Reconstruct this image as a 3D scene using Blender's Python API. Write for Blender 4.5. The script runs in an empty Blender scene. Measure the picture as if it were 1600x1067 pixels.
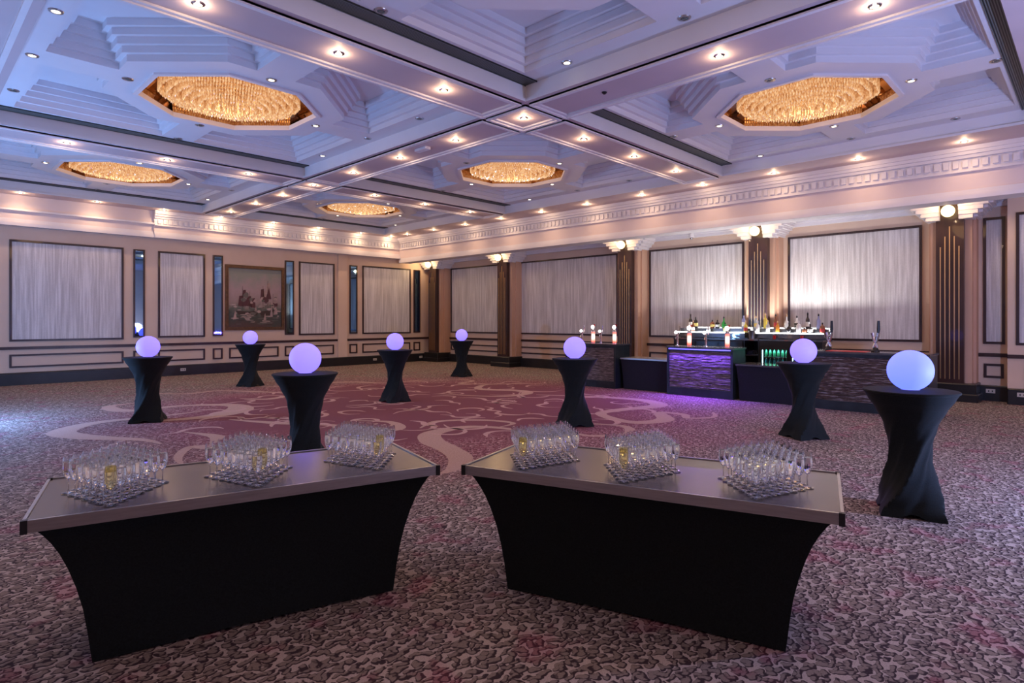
import bpy, math, random
from math import sin, cos, pi, radians, sqrt
from mathutils import Vector
from mathutils.geometry import tessellate_polygon
random.seed(7)
S = bpy.context.scene
COL = S.collection
# ------------------------------------------------------------------ camera
F = 946.7; H = 1.63; TH = math.atan2(1722 - 800, F)
cam = bpy.data.objects.new('camera', bpy.data.cameras.new('camera'))
COL.objects.link(cam)
cam.location = (0, 0, H); cam.rotation_euler = (pi / 2, 0, TH - pi / 2)
cam.data.sensor_width = 36; cam.data.lens = F * 36 / 1600; cam.data.shift_y = -32.7 / 1600
cam.data.clip_start = .05; cam.data.clip_end = 100
S.camera = cam
# ------------------------------------------------------------------ view, world, large lights
S.view_settings.view_transform = 'Standard'; S.view_settings.look = 'None'
S.view_settings.gamma = 1; S.view_settings.exposure = 0.13
try: S.view_settings.use_curve_mapping = False
except Exception: pass
cy = S.cycles
cy.max_bounces = 24; cy.diffuse_bounces = 4; cy.glossy_bounces = 5; cy.transmission_bounces = 24
cy.transparent_max_bounces = 48; cy.sample_clamp_indirect = 4; cy.sample_clamp_direct = 0
cy.caustics_reflective = False; cy.caustics_refractive = False
cy.use_denoising = True
W = bpy.data.worlds.new('world'); S.world = W; W.use_nodes = True
W.node_tree.nodes['Background'].inputs[0].default_value = (.25, .28, .5, 1)
W.node_tree.nodes['Background'].inputs[1].default_value = .05

def light(name, kind, loc, color, power, size=.1, rot=(0, 0, 0), parent=None, **k):
    d = bpy.data.lights.new(name, kind); d.color = color; d.energy = power
    if kind == 'AREA':
        d.shape = 'RECTANGLE'; d.size = size; d.size_y = k.pop('size_y', size)
    else: d.shadow_soft_size = size
    for a, v in k.items(): setattr(d, a, v)
    o = bpy.data.objects.new(name, d); o.location = loc; o.rotation_euler = rot
    if parent: o.parent = parent
    COL.objects.link(o); return o
BLUE = (.22, .46, 1.0)
# floor-standing LED wash lamps of the room, left and right of the view, plus an added fill lamp
light('led_wash', 'POINT', (0.1, 12.6, .9), BLUE, 600, .15)
light('led_wash', 'POINT', (7.0, -1.7, .95), (.34, .48, 1), 620, .12)
light('led_wash', 'SPOT', (-.4, 7.5, 1.2), BLUE, 230, .2, (radians(158), 0, radians(-60)), spot_size=radians(125), spot_blend=.7)
light('led_wash', 'POINT', (10.5, -2.6, 1.2), (.95, .6, .6), 70, .25)  # pinkish fill, added out of view
# ------------------------------------------------------------------ mesh helper
class MB:
    def __init__(s): s.v = []; s.f = []; s.m = []; s.mi = 0
    def pt(s, *p): s.v.append(tuple(p)); return len(s.v) - 1
    def face(s, pts):
        s.f.append([s.pt(*p) for p in pts]); s.m.append(s.mi); return s
    def faces(s, vs, fs):
        b = len(s.v); s.v += [tuple(v) for v in vs]
        s.f += [[b + i for i in f] for f in fs]; s.m += [s.mi] * len(fs); return s
    def box(s, x0, x1, y0, y1, z0, z1):
        vs = [(x, y, z) for x in (x0, x1) for y in (y0, y1) for z in (z0, z1)]
        return s.faces(vs, [(0, 1, 3, 2), (4, 6, 7, 5), (0, 4, 5, 1), (2, 3, 7, 6), (0, 2, 6, 4), (1, 5, 7, 3)])
    def bbox(s, x0, x1, y0, y1, z0, z1, b):
        # box with chamfered top and vertical edges
        def ring(i, z): return [(x0 + i, y0 + b, z), (x0 + b, y0 + i, z), (x1 - b, y0 + i, z), (x1 - i, y0 + b, z), (x1 - i, y1 - b, z), (x1 - b, y1 - i, z), (x0 + b, y1 - i, z), (x0 + i, y1 - b, z)]
        return s.loft([ring(0, z0), ring(0, z1 - b), ring(b * .7, z1)], True)
    def loft(s, rings, cap=False, capb=None):
        b = len(s.v); n = len(rings[0])
        for r in rings: s.v += [tuple(p) for p in r]
        for k in range(len(rings) - 1):
            for i in range(n):
                j = (i + 1) % n
                s.f.append([b + k * n + i, b + k * n + j, b + (k + 1) * n + j, b + (k + 1) * n + i]); s.m.append(s.mi)
        if cap: s.f.append([b + (len(rings) - 1) * n + i for i in range(n)]); s.m.append(s.mi)
        if cap if capb is None else capb: s.f.append([b + i for i in reversed(range(n))]); s.m.append(s.mi)
        return s
    def lathe(s, prof, n=24, c=(0, 0), cap=False):
        return s.loft([[(c[0] + r * cos(2 * pi * i / n), c[1] + r * sin(2 * pi * i / n), z) for i in range(n)] for r, z in prof], cap)
    def prism(s, poly, z0, z1): return s.loft([[(x, y, z0) for x, y in poly], [(x, y, z1) for x, y in poly]], True)
    def tube(s, pts, r, n=8):
        rings = []
        for i, p in enumerate(pts):
            p = Vector(p); a = Vector(pts[max(i - 1, 0)]); b = Vector(pts[min(i + 1, len(pts) - 1)])
            t = (b - a).normalized(); u = t.cross(Vector((0, 0, 1)))
            if u.length < .1: u = Vector((1, 0, 0))
            u.normalize(); w = t.cross(u); rr = r[i] if isinstance(r, (list, tuple)) else r
            rings.append([tuple(p + u * rr * cos(2 * pi * k / n) + w * rr * sin(2 * pi * k / n)) for k in range(n)])
        return s.loft(rings, True)
    def sphere(s, c, r, n=20, zmin=-1.0, sx=1, sy=1, sz=1):
        m = n // 2; rings = []
        a0 = math.asin(max(-1, zmin)) if zmin > -1 else -pi / 2 + .02
        for k in range(m + 1):
            a = a0 + (pi / 2 - .02 - a0) * k / m
            rings.append([(c[0] + sx * r * cos(a) * cos(2 * pi * i / n), c[1] + sy * r * cos(a) * sin(2 * pi * i / n), c[2] + sz * r * sin(a)) for i in range(n)])
        return s.loft(rings, True)
    def poly(s, outer, holes, z, up=False):
        rings = [[Vector((x, y, 0)) for x, y in r] for r in [outer] + holes]
        tris = tessellate_polygon(rings); flat = [(p.x, p.y, z) for r in rings for p in r]
        out = []
        for t in tris:
            a, b, c = (flat[i] for i in t)
            cr = (b[0] - a[0]) * (c[1] - a[1]) - (b[1] - a[1]) * (c[0] - a[0])
            t = list(t)
            if (cr > 0) != up: t.reverse()
            out.append(t)
        return s.faces(flat, out)
    def build(s, name, mat, parent=None, smooth=False, loc=None):
        me = bpy.data.meshes.new(name); me.from_pydata(s.v, [], s.f)
        for m in (mat if isinstance(mat, (list, tuple)) else [mat]): me.materials.append(m)
        for p, i in zip(me.polygons, s.m): p.material_index = i
        me.update()
        if smooth:
            me.shade_smooth()
            me.set_sharp_from_angle(angle=radians(38))
        o = bpy.data.objects.new(name, me)
        if parent: o.parent = parent
        if loc: o.location = loc
        COL.objects.link(o); return o
def tag(o, label=None, cat=None, group=None, kind=None):
    for k, v in (('label', label), ('category', cat), ('group', group), ('kind', kind)):
        if v: o[k] = v
    return o
def struct(o): o['kind'] = 'structure'; return o
def empty(name, loc, label, cat, group=None, rz=0):
    o = bpy.data.objects.new(name, None); o.empty_display_size = .1
    o.location = loc; o.rotation_euler = (0, 0, rz); COL.objects.link(o)
    return tag(o, label, cat, group)
def dup(root, loc, rz=None, label=None, group=None):
    r = root.copy(); COL.objects.link(r); r.location = loc
    if rz is not None: r.rotation_euler = (0, 0, rz)
    if label: r['label'] = label
    if group: r['group'] = group
    for ch in list(root.children):
        c = ch.copy(); COL.objects.link(c); c.parent = r
        for g in list(ch.children):
            d = g.copy(); COL.objects.link(d); d.parent = c
    return r
# ------------------------------------------------------------------ materials
def mat(name, col, rough=.6, metal=0, spec=.5, emit=None, es=0, coat=0):
    m = bpy.data.materials.new(name); m.use_nodes = True
    b = m.node_tree.nodes['Principled BSDF']
    b.inputs['Base Color'].default_value = (*col, 1); b.inputs['Roughness'].default_value = rough
    b.inputs['Metallic'].default_value = metal; b.inputs['Specular IOR Level'].default_value = spec
    b.inputs['Coat Weight'].default_value = coat
    if emit:
        b.inputs['Emission Color'].default_value = (*emit, 1); b.inputs['Emission Strength'].default_value = es
    return m
class NT:
    def __init__(s, m): s.t = m.node_tree; s.b = s.t.nodes['Principled BSDF']
    def n(s, typ, **k):
        o = s.t.nodes.new(typ)
        for a, v in k.items():
            if a.startswith('_'): setattr(o, a[1:], v)
            else: o.inputs[a.replace('~', ' ')].default_value = v
        return o
    def l(s, a, b): s.t.links.new(a, b)
    def coords(s, scale=(1, 1, 1)):
        c = s.n('ShaderNodeTexCoord'); m = s.n('ShaderNodeMapping'); m.inputs['Scale'].default_value = scale
        s.l(c.outputs['Object'], m.inputs[0]); return m.outputs[0]
    def ramp(s, fac, stops):
        r = s.n('ShaderNodeValToRGB'); e = r.color_ramp.elements
        while len(e) < len(stops): e.new(.5)
        for x, (p, c) in zip(e, stops): x.position = p; x.color = (*c, 1) if len(c) == 3 else c
        s.l(fac, r.inputs[0]); return r.outputs[0]
    def math(s, op, a, b=None):
        n = s.n('ShaderNodeMath', _operation=op)
        for i, v in enumerate((a, b)):
            if v is None: continue
            if isinstance(v, (int, float)): n.inputs[i].default_value = v
            else: s.l(v, n.inputs[i])
        return n.outputs[0]
    def mix(s, fac, a, b, mode='MIX'):
        n = s.n('ShaderNodeMix', _data_type='RGBA', _blend_type=mode)
        for i, v in ((0, fac), (6, a), (7, b)):
            if isinstance(v, (int, float)): n.inputs[i].default_value = v
            elif isinstance(v, tuple): n.inputs[i].default_value = (*v, 1)
            else: s.l(v, n.inputs[i])
        return n.outputs[2]
    def noise(s, vec, scale, detail=2, rough=.5):
        n = s.n('ShaderNodeTexNoise'); n.inputs['Scale'].default_value = scale
        n.inputs['Detail'].default_value = detail; n.inputs['Roughness'].default_value = rough
        s.l(vec, n.inputs['Vector']); return n
    def bump(s, h, strength=.3, dist=.01):
        n = s.n('ShaderNodeBump'); n.inputs['Strength'].default_value = strength; n.inputs['Distance'].default_value = dist
        s.l(h, n.inputs['Height']); s.l(n.outputs[0], s.b.inputs['Normal'])
def noisy(name, c1, c2, scale=6, rough=.6, metal=0, stretch=(1, 1, 1), bump=0, **k):
    m = mat(name, c1, rough, metal, **k); t = NT(m); v = t.coords(stretch)
    n = t.noise(v, scale, 3); t.l(t.ramp(n.outputs[0], [(.3, c1), (.7, c2)]), t.b.inputs['Base Color'])
    if bump: t.bump(n.outputs[0], bump)
    return m
M = {}
M['wall'] = noisy('cream_paint', (.70, .52, .40), (.74, .56, .44), 2, .75)
M['ceil'] = noisy('ceiling_paint', (.76, .75, .79), (.80, .79, .83), 1.5, .7)
M['soffit'] = noisy('mauve_soffit_paint', (.56, .45, .47), (.62, .50, .52), 1.2, .6)
M['trim'] = noisy('white_plaster', (.78, .74, .76), (.82, .78, .8), 3, .6)
M['frieze'] = noisy('frieze_plaster', (.74, .62, .6), (.78, .66, .64), 2, .65)
M['wood'] = noisy('dark_wood', (.022, .010, .012), (.05, .022, .022), 8, .32, stretch=(1, 1, .2), coat=.3)
M['brownwood'] = noisy('brown_panel', (.032, .014, .014), (.055, .024, .022), 7, .3, stretch=(1, 1, .15), coat=.3)
M['skirt'] = noisy('black_skirting', (.012, .012, .014), (.02, .018, .02), 5, .3)
M['peach'] = noisy('peach_pier', (.62, .38, .26), (.66, .42, .3), 2, .7)
M['gold'] = mat('gold_strip', (.85, .6, .32), .3, 1)
M['chrome'] = mat('chrome', (.8, .82, .86), .12, 1)
M['steel'] = noisy('brushed_steel', (.42, .42, .44), (.52, .52, .54), 30, .3, 1, stretch=(.2, 3, 3))
M['black'] = mat('black_plastic', (.01, .01, .012), .4)
M['vent'] = None
def wallpaper():
    m = mat('striped_wallpaper', (.5, .45, .45), .6); t = NT(m); v = t.coords((1, 1, .04))
    a = t.noise(v, 26, 2); b = t.noise(v, 4, 2); c = t.noise(t.coords((1, 1, .5)), 60, 2)
    f = t.math('ADD', t.math('MULTIPLY', a.outputs[0], .62), t.math('ADD', t.math('MULTIPLY', b.outputs[0], .25), t.math('MULTIPLY', c.outputs[0], .13)))
    t.l(t.ramp(f, [(.38, (.50, .47, .47)), (.5, (.62, .59, .59)), (.6, (.76, .73, .73))]), t.b.inputs['Base Color'])
    return m
M['paper'] = wallpaper()
def ventmat():
    m = mat('vent_grille', (.05, .06, .06), .5); t = NT(m); v = t.coords()
    s_ = t.n('ShaderNodeSeparateXYZ'); t.l(v, s_.inputs[0])
    w = t.math('FRACT', t.math('MULTIPLY', s_.outputs[1], 42))
    t.l(t.ramp(w, [(.45, (.012, .014, .014)), (.6, (.14, .16, .15))]), t.b.inputs['Base Color'])
    return m
M['vent'] = ventmat()
def fabric(name, c):
    m = mat(name, c, .85, spec=.25); t = NT(m)
    m.node_tree.nodes['Principled BSDF'].inputs['Sheen Weight'].default_value = .04
    n = t.noise(t.coords(), 120, 2)
    t.l(t.ramp(n.outputs[0], [(.3, tuple(x * .7 for x in c)), (.7, tuple(x * 1.6 for x in c))]), t.b.inputs['Base Color'])
    return m
M['cloth'] = fabric('black_stretch_fabric', (.006, .009, .010))
M['navycloth'] = fabric('dark_navy_cloth', (.012, .012, .022))
def carpet(name, ribbon=False, c0=(.40, .27, .24), c1=(.52, .37, .33)):
    m = mat(name, (.2, .1, .1), .95, spec=.1); t = NT(m); co = t.coords()
    if ribbon:
        n = t.noise(co, 60, 2)
        t.l(t.ramp(n.outputs[0], [(.3, c0), (.7, c1)]), t.b.inputs['Base Color'])
        return m
    # warped cells make pebbles of unequal shape
    wn = t.noise(co, 16, 1); sub = t.n('ShaderNodeVectorMath', _operation='SUBTRACT'); t.l(wn.outputs['Color'], sub.inputs[0]); sub.inputs[1].default_value = (.5, .5, .5)
    sc = t.n('ShaderNodeVectorMath', _operation='SCALE'); sc.inputs['Scale'].default_value = .075; t.l(sub.outputs[0], sc.inputs[0])
    ad = t.n('ShaderNodeVectorMath', _operation='ADD'); t.l(co, ad.inputs[0]); t.l(sc.outputs[0], ad.inputs[1])
    def vor(vec, off):
        mp = t.n('ShaderNodeMapping'); mp.inputs['Rotation'].default_value = (0, 0, .75); mp.inputs['Scale'].default_value = (1, 1.5, 1); mp.inputs['Location'].default_value = off
        t.l(vec, mp.inputs[0]); n = t.n('ShaderNodeTexVoronoi', _feature='SMOOTH_F1', _voronoi_dimensions='2D', Scale=20.0, Randomness=1.0, Smoothness=.22)
        t.l(mp.outputs[0], n.inputs['Vector']); return n.outputs['Distance']
    size = t.noise(co, 30, 1)                                        # pebbles of unequal size
    k = t.math('MULTIPLY', t.math('SUBTRACT', size.outputs[0], .5), .42)
    d1 = t.math('ADD', vor(ad.outputs[0], (0, 0, 0)), k); d2 = t.math('ADD', vor(ad.outputs[0], (.007, -.006, 0)), k)
    body = t.ramp(d1, [(.51, (1, 1, 1)), (.58, (0, 0, 0))])           # 0 = pale net, 1 = pebble
    inner = t.ramp(d2, [(.28, (0, 0, 0)), (.42, (1, 1, 1))])          # dark crescent of the pebble
    big = t.noise(co, .9, 3); mid = t.noise(co, 3.2, 2)
    # distance from the medallion's centre
    dv = t.n('ShaderNodeVectorMath', _operation='DISTANCE'); t.l(co, dv.inputs[0]); dv.inputs[1].default_value = (7.4, 9.5, 0)
    r = t.math('ADD', dv.outputs['Value'], t.math('MULTIPLY', t.math('SUBTRACT', big.outputs[0], .5), 3.0))
    solid = t.ramp(t.math('MULTIPLY', r, .1), [(.36, (1, 1, 1)), (.43, (0, 0, 0))])
    wine = t.ramp(t.math('MULTIPLY', r, .1), [(.42, (1, 1, 1)), (.66, (0, 0, 0))])
    patch = t.ramp(mid.outputs[0], [(.56, (0, 0, 0)), (.66, (.75, .75, .75))])
    winef = t.math('MAXIMUM', wine, patch)
    net = t.mix(winef, (.46, .38, .35), (.44, .25, .28))
    peb = t.mix(winef, (.25, .20, .18), (.28, .11, .14))
    dark = t.mix(winef, (.05, .033, .04), (.10, .028, .045))
    pc = t.mix(inner, peb, dark)
    c = t.mix(body, net, pc)
    c = t.mix(solid, c, (.20, .078, .105))
    fine = t.noise(co, 150, 2)
    c = t.mix(.35, c, t.mix(1.0, c, t.ramp(fine.outputs[0], [(.3, (.5, .5, .5)), (.7, (1.5, 1.5, 1.5))]), 'MULTIPLY'))
    t.l(c, t.b.inputs['Base Color'])
    return m
M['carpet'] = carpet('pebble_carpet'); M['ribbon'] = carpet('cream_carpet_ribbon', True); M['ribbon2'] = carpet('pink_carpet_ribbon', True, (.44, .27, .27), (.58, .40, .38))
M['mirror'] = mat('mirror_glass', (.20, .40, .66), .02, 1)  # blue of the reflected coffers is put into the tint
M['mirrordark'] = mat('bronze_mirror', (.62, .50, .42), .04, 1)
def emis(name, c, s, lit=None):
    m = mat(name, c, .4, emit=c, es=s); return m
M['lens'] = emis('lamp_lens', (1, .82, .55), 14)
M['lensdim'] = emis('lamp_lens_small', (1, .85, .62), 5)
M['lensoff'] = mat('lamp_lens_off', (.12, .14, .13), .2)
M['globe'] = emis('globe_glass', (1, .74, .36), 2.6)
M['orb'] = emis('violet_orb', (.165, .118, 1.0), 2.1)
M['orb2'] = emis('blue_orb', (.10, .145, 1.0), 2.1)
for k in ('orb', 'orb2'): M[k].node_tree.nodes['Principled BSDF'].inputs['Base Color'].default_value = (.25, .25, .3, 1); M[k].node_tree.nodes['Principled BSDF'].inputs['Roughness'].default_value = .6
def crystal():  # emission stands in for lamplight in the strands, fading upward
    m = bpy.data.materials.new('crystal'); m.use_nodes = True; nt = m.node_tree; nt.nodes.clear()
    o = nt.nodes.new('ShaderNodeOutputMaterial'); tc = nt.nodes.new('ShaderNodeTexCoord')
    n = nt.nodes.new('ShaderNodeTexNoise'); n.inputs['Scale'].default_value = 26; n.inputs['Detail'].default_value = 3
    nt.links.new(tc.outputs['Object'], n.inputs['Vector'])
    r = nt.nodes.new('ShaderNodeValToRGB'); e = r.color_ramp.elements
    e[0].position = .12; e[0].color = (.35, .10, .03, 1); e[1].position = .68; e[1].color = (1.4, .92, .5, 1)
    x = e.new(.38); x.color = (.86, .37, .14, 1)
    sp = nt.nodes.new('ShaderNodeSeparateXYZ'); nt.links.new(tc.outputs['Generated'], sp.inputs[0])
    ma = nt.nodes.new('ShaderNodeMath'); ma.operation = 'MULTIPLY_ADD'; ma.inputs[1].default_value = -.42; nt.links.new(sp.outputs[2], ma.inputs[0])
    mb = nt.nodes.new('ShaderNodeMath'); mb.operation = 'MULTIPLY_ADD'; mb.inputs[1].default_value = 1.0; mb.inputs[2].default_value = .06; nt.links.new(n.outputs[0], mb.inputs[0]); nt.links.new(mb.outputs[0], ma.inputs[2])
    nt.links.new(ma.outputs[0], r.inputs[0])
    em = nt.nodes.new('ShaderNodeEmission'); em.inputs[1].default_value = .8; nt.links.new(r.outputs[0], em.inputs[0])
    g = nt.nodes.new('ShaderNodeBsdfGlossy'); g.inputs['Roughness'].default_value = .15; g.inputs[0].default_value = (1, .9, .75, 1)
    mx = nt.nodes.new('ShaderNodeMixShader'); mx.inputs[0].default_value = .3
    nt.links.new(em.outputs[0], mx.inputs[1]); nt.links.new(g.outputs[0], mx.inputs[2]); nt.links.new(mx.outputs[0], o.inputs[0])
    return m
M['crystal'] = crystal()
def thin_glass(name, tint, refl=1.0, rough=.07, haze=.10):
    m = bpy.data.materials.new(name); m.use_nodes = True; nt = m.node_tree; nt.nodes.clear()
    o = nt.nodes.new('ShaderNodeOutputMaterial'); t = nt.nodes.new('ShaderNodeBsdfTransparent'); t.inputs[0].default_value = (*tint, 1)
    g = nt.nodes.new('ShaderNodeBsdfGlossy'); g.inputs['Roughness'].default_value = rough; g.inputs[0].default_value = (.95, .97, 1, 1)
    lw = nt.nodes.new('ShaderNodeLayerWeight'); lw.inputs[0].default_value = .35
    mu = nt.nodes.new('ShaderNodeMath'); mu.operation = 'MULTIPLY_ADD'; mu.inputs[1].default_value = .8 * refl; mu.inputs[2].default_value = .2 * refl
    nt.links.new(lw.outputs['Facing'], mu.inputs[0])
    mx = nt.nodes.new('ShaderNodeMixShader'); nt.links.new(mu.outputs[0], mx.inputs[0])
    nt.links.new(t.outputs[0], mx.inputs[1]); nt.links.new(g.outputs[0], mx.inputs[2])
    d = nt.nodes.new('ShaderNodeBsdfDiffuse'); d.inputs[0].default_value = (.9, .95, 1, 1)
    m2 = nt.nodes.new('ShaderNodeMixShader'); m2.inputs[0].default_value = haze
    nt.links.new(mx.outputs[0], m2.inputs[1]); nt.links.new(d.outputs[0], m2.inputs[2]); nt.links.new(m2.outputs[0], o.inputs[0])
    return m
M['glass'] = mat('clear_glass', (.97, .99, 1), .0); _b = M['glass'].node_tree.nodes['Principled BSDF']
_b.inputs['Transmission Weight'].default_value = 1; _b.inputs['IOR'].default_value = 1.45
M['pane'] = thin_glass('pane_glass', (.93, .96, .97), .6, .03, 0)
# ------------------------------------------------------------------ floor with its carpet pattern
def catmull(P, n=8):
    out = []
    for i in range(len(P) - 1):
        p0, p1, p2, p3 = P[max(i - 1, 0)], P[i], P[i + 1], P[min(i + 2, len(P) - 1)]
        for k in range(n):
            t = k / n
            out.append(tuple(.5 * (2 * b + (c - a) * t + (2 * a - 5 * b + 4 * c - d) * t * t + (3 * b - a - 3 * c + d) * t ** 3) for a, b, c, d in zip(p0, p1, p2, p3)))
    out.append(tuple(P[-1])); return out
def ribbon(mb, P, n=8, z=.002):
    # P: (x, y, width) control points, tapering ribbon lying in the carpet
    Q = catmull(P, n); L = []; R = []
    for i, q in enumerate(Q):
        a = Q[max(i - 1, 0)]; b = Q[min(i + 1, len(Q) - 1)]
        dx, dy = b[0] - a[0], b[1] - a[1]; l = math.hypot(dx, dy) or 1
        w = max(q[2], .004) / 2; nx, ny = -dy / l * w, dx / l * w
        L.append((q[0] + nx, q[1] + ny, z)); R.append((q[0] - nx, q[1] - ny, z))
    for i in range(len(Q) - 1): mb.face([R[i], R[i + 1], L[i + 1], L[i]])
fl = MB()
fl.face([(-2.5, -4, 0), (15.8, -4, 0), (15.8, 20, 0), (-2.5, 20, 0)])
fl.mi = 1
big = [
 [(4.03, 5.05, .03), (4.3, 5.1, .16), (4.72, 5.45, .3), (4.95, 5.95, .3), (5.12, 6.5, .34), (5.5, 6.95, .3), (6.2, 6.95, .2), (6.5, 6.3, .12), (6.25, 5.4, .05)],
 [(9.9, 8.9, .05), (10.5, 7.8, .2), (10.75, 6.8, .3), (10.3, 6.1, .34), (9.3, 6.3, .26), (8.7, 6.3, .2), (8.35, 5.75, .22), (8.35, 5.3, .25), (8.9, 5.15, .3), (9.5, 5.6, .2), (9.6, 5.2, .16), (9.3, 4.95, .12), (9.7, 4.7, .1), (10.2, 4.95, .04)],
 [(7.6, 6.0, .05), (7.9, 5.3, .14), (7.4, 4.9, .16), (6.9, 5.2, .12), (7.0, 5.7, .05)],
 [(8.5, 10.6, .04), (9.1, 9.3, .14), (9.9, 9.2, .24), (10.2, 9.7, .3), (9.8, 10.6, .22), (10.6, 11.2, .12), (11.6, 10.6, .06)],
 [(3.9, 11.6, .06), (3.2, 11.5, .14), (2.3, 11.5, .26), (1.75, 10.9, .36), (1.9, 10.2, .3), (2.4, 9.4, .14), (2.5, 8.9, .04)],
 [(3.5, 13.7, .05), (2.9, 13.5, .2), (3.0, 12.6, .3), (3.9, 12.6, .2), (4.6, 12.0, .3), (4.45, 11.3, .5), (3.9, 10.9, .4), (3.3, 10.9, .2), (2.9, 11.1, .05)],
 [(4.1, 15.3, .05), (4.6, 14.6, .14), (5.3, 14.7, .16), (5.9, 13.8, .16), (6.2, 12.9, .12), (5.5, 12.4, .2), (5.1, 12.9, .05)],
 [(3.0, 9.6, .03), (3.2, 8.9, .2), (2.95, 8.2, .3), (2.7, 8.4, .14), (2.4, 7.9, .1), (2.3, 7.4, .03)],
 [(3.9, 10.3, .04), (4.3, 9.4, .2), (4.8, 8.6, .14), (4.7, 7.9, .16), (5.3, 7.6, .24), (5.6, 8.2, .14), (5.2, 8.8, .04)],
 [(6.3, 15.0, .04), (7.2, 14.2, .16), (7.8, 14.6, .22), (8.6, 14.2, .2), (9.0, 13.4, .16), (10.1, 13.3, .1), (10.8, 12.6, .04)],
 [(5.6, 7.4, .03), (6.2, 7.7, .12), (6.8, 7.2, .14), (6.9, 6.7, .1), (6.5, 6.6, .03)],
 [(10.9, 13.2, .03), (11.0, 12.2, .12), (10.3, 11.9, .14), (10.7, 11.2, .05)],
]
for P in big: ribbon(fl, P, 7)
fl.mi = 2
rr = random.Random(3)
spots = []
tries = 0
while len(spots) < 100 and tries < 4000:
    tries += 1
    a = rr.uniform(0, 2 * pi); d = 3.9 * sqrt(rr.random()); x, y = 7.4 + d * cos(a), 9.6 + d * sin(a)
    if all(math.hypot(x - p, y - q) > .56 for p, q in spots): spots.append((x, y))
for x, y in spots:
    h = rr.uniform(0, 2 * pi); c = rr.choice((-1, 1)); P = []; n = rr.randint(4, 7); st = rr.uniform(.18, .30)
    for k in range(n):
        w = rr.uniform(.06, .12) * sin(pi * (k + .35) / (n - .3))
        P.append((x, y, max(w, .01))); x += st * cos(h); y += st * sin(h); h += c * rr.uniform(.5, 1.15)
        if rr.random() < .32: c = -c
    ribbon(fl, P, 5, .0025)
struct(fl.build('floor', [M['carpet'], M['ribbon'], M['ribbon2']]))
# ------------------------------------------------------------------ room shell
ZB = 4.8; ZP = 5.05; YL = 19.75; XR = 15.7
def wall(name, pts, m='wall'):
    return struct(MB().face(pts).build(name, M[m]))
b = MB(); b.box(-2.5, XR + .1, YL, YL + .1, 0, 5.0); b.box(11.25, 11.61, YL - .08, YL, .3, 4.05)
struct(b.build('wall_left', M['wall']))
b = MB(); b.box(XR, XR + .1, -4, YL, 0, 5.0); struct(b.build('wall_right', M['wall']))
b = MB(); b.box(15.3, XR, -4, 1.33, 0, 4.1); struct(b.build('wall_return', M['wall']))
b = MB(); b.box(-2.5, XR + .1, -4.1, -4, 0, 5.0); struct(b.build('wall_rear', M['wall']))
b = MB(); b.box(-2.6, -2.5, -4, YL, 0, 5.0); struct(b.build('wall_near', M['wall']))
# ceiling soffit with six coffers
XC = [(1.08, 6.42), (7.42, 12.76)]; YC = [(.72, 5.98), (6.98, 12.72), (13.72, 19.02)]
CX = [3.78, 10.16]; CYc = [3.38, 9.88, 16.38]
cells = [(XC[i], YC[j], CX[i], CYc[j]) for j in range(3) for i in range(2)]
b = MB()
rect = lambda x0, x1, y0, y1: [(x0, y0), (x1, y0), (x1, y1), (x0, y1)]
b.poly(rect(-2.5, 13.9, -4, 19.7), [rect(*x, *y)[::-1] for x, y, _, _ in cells], ZB)
ceiling = struct(b.build('ceiling', M['soffit']))
b = MB(); b.face([(13.9, -4, 4.08), (13.9, YL, 4.08), (XR, YL, 4.08), (XR, -4, 4.08)]); struct(b.build('ceiling_recess', M['ceil']))
def inset(P, d):
    n = len(P); out = []
    for i in range(n):
        a, q, c = Vector(P[i - 1]), Vector(P[i]), Vector(P[(i + 1) % n])
        e1 = (q - a).normalized(); e2 = (c - q).normalized()
        n1 = Vector((-e1.y, e1.x)); n2 = Vector((-e2.y, e2.x))
        k = (n1 + n2); k = k / max(k.dot(n1), .2)
        out.append(tuple(q + k * d))
    return out
def octagon(cx_, cy_, a):
    t = a * math.tan(pi / 8)
    return [(cx_ + p, cy_ + q) for p, q in ((a, -t), (a, t), (t, a), (-t, a), (-a, t), (-a, -t), (-t, -a), (t, -a))]
RA = 1.2; RO = 1.6
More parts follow.
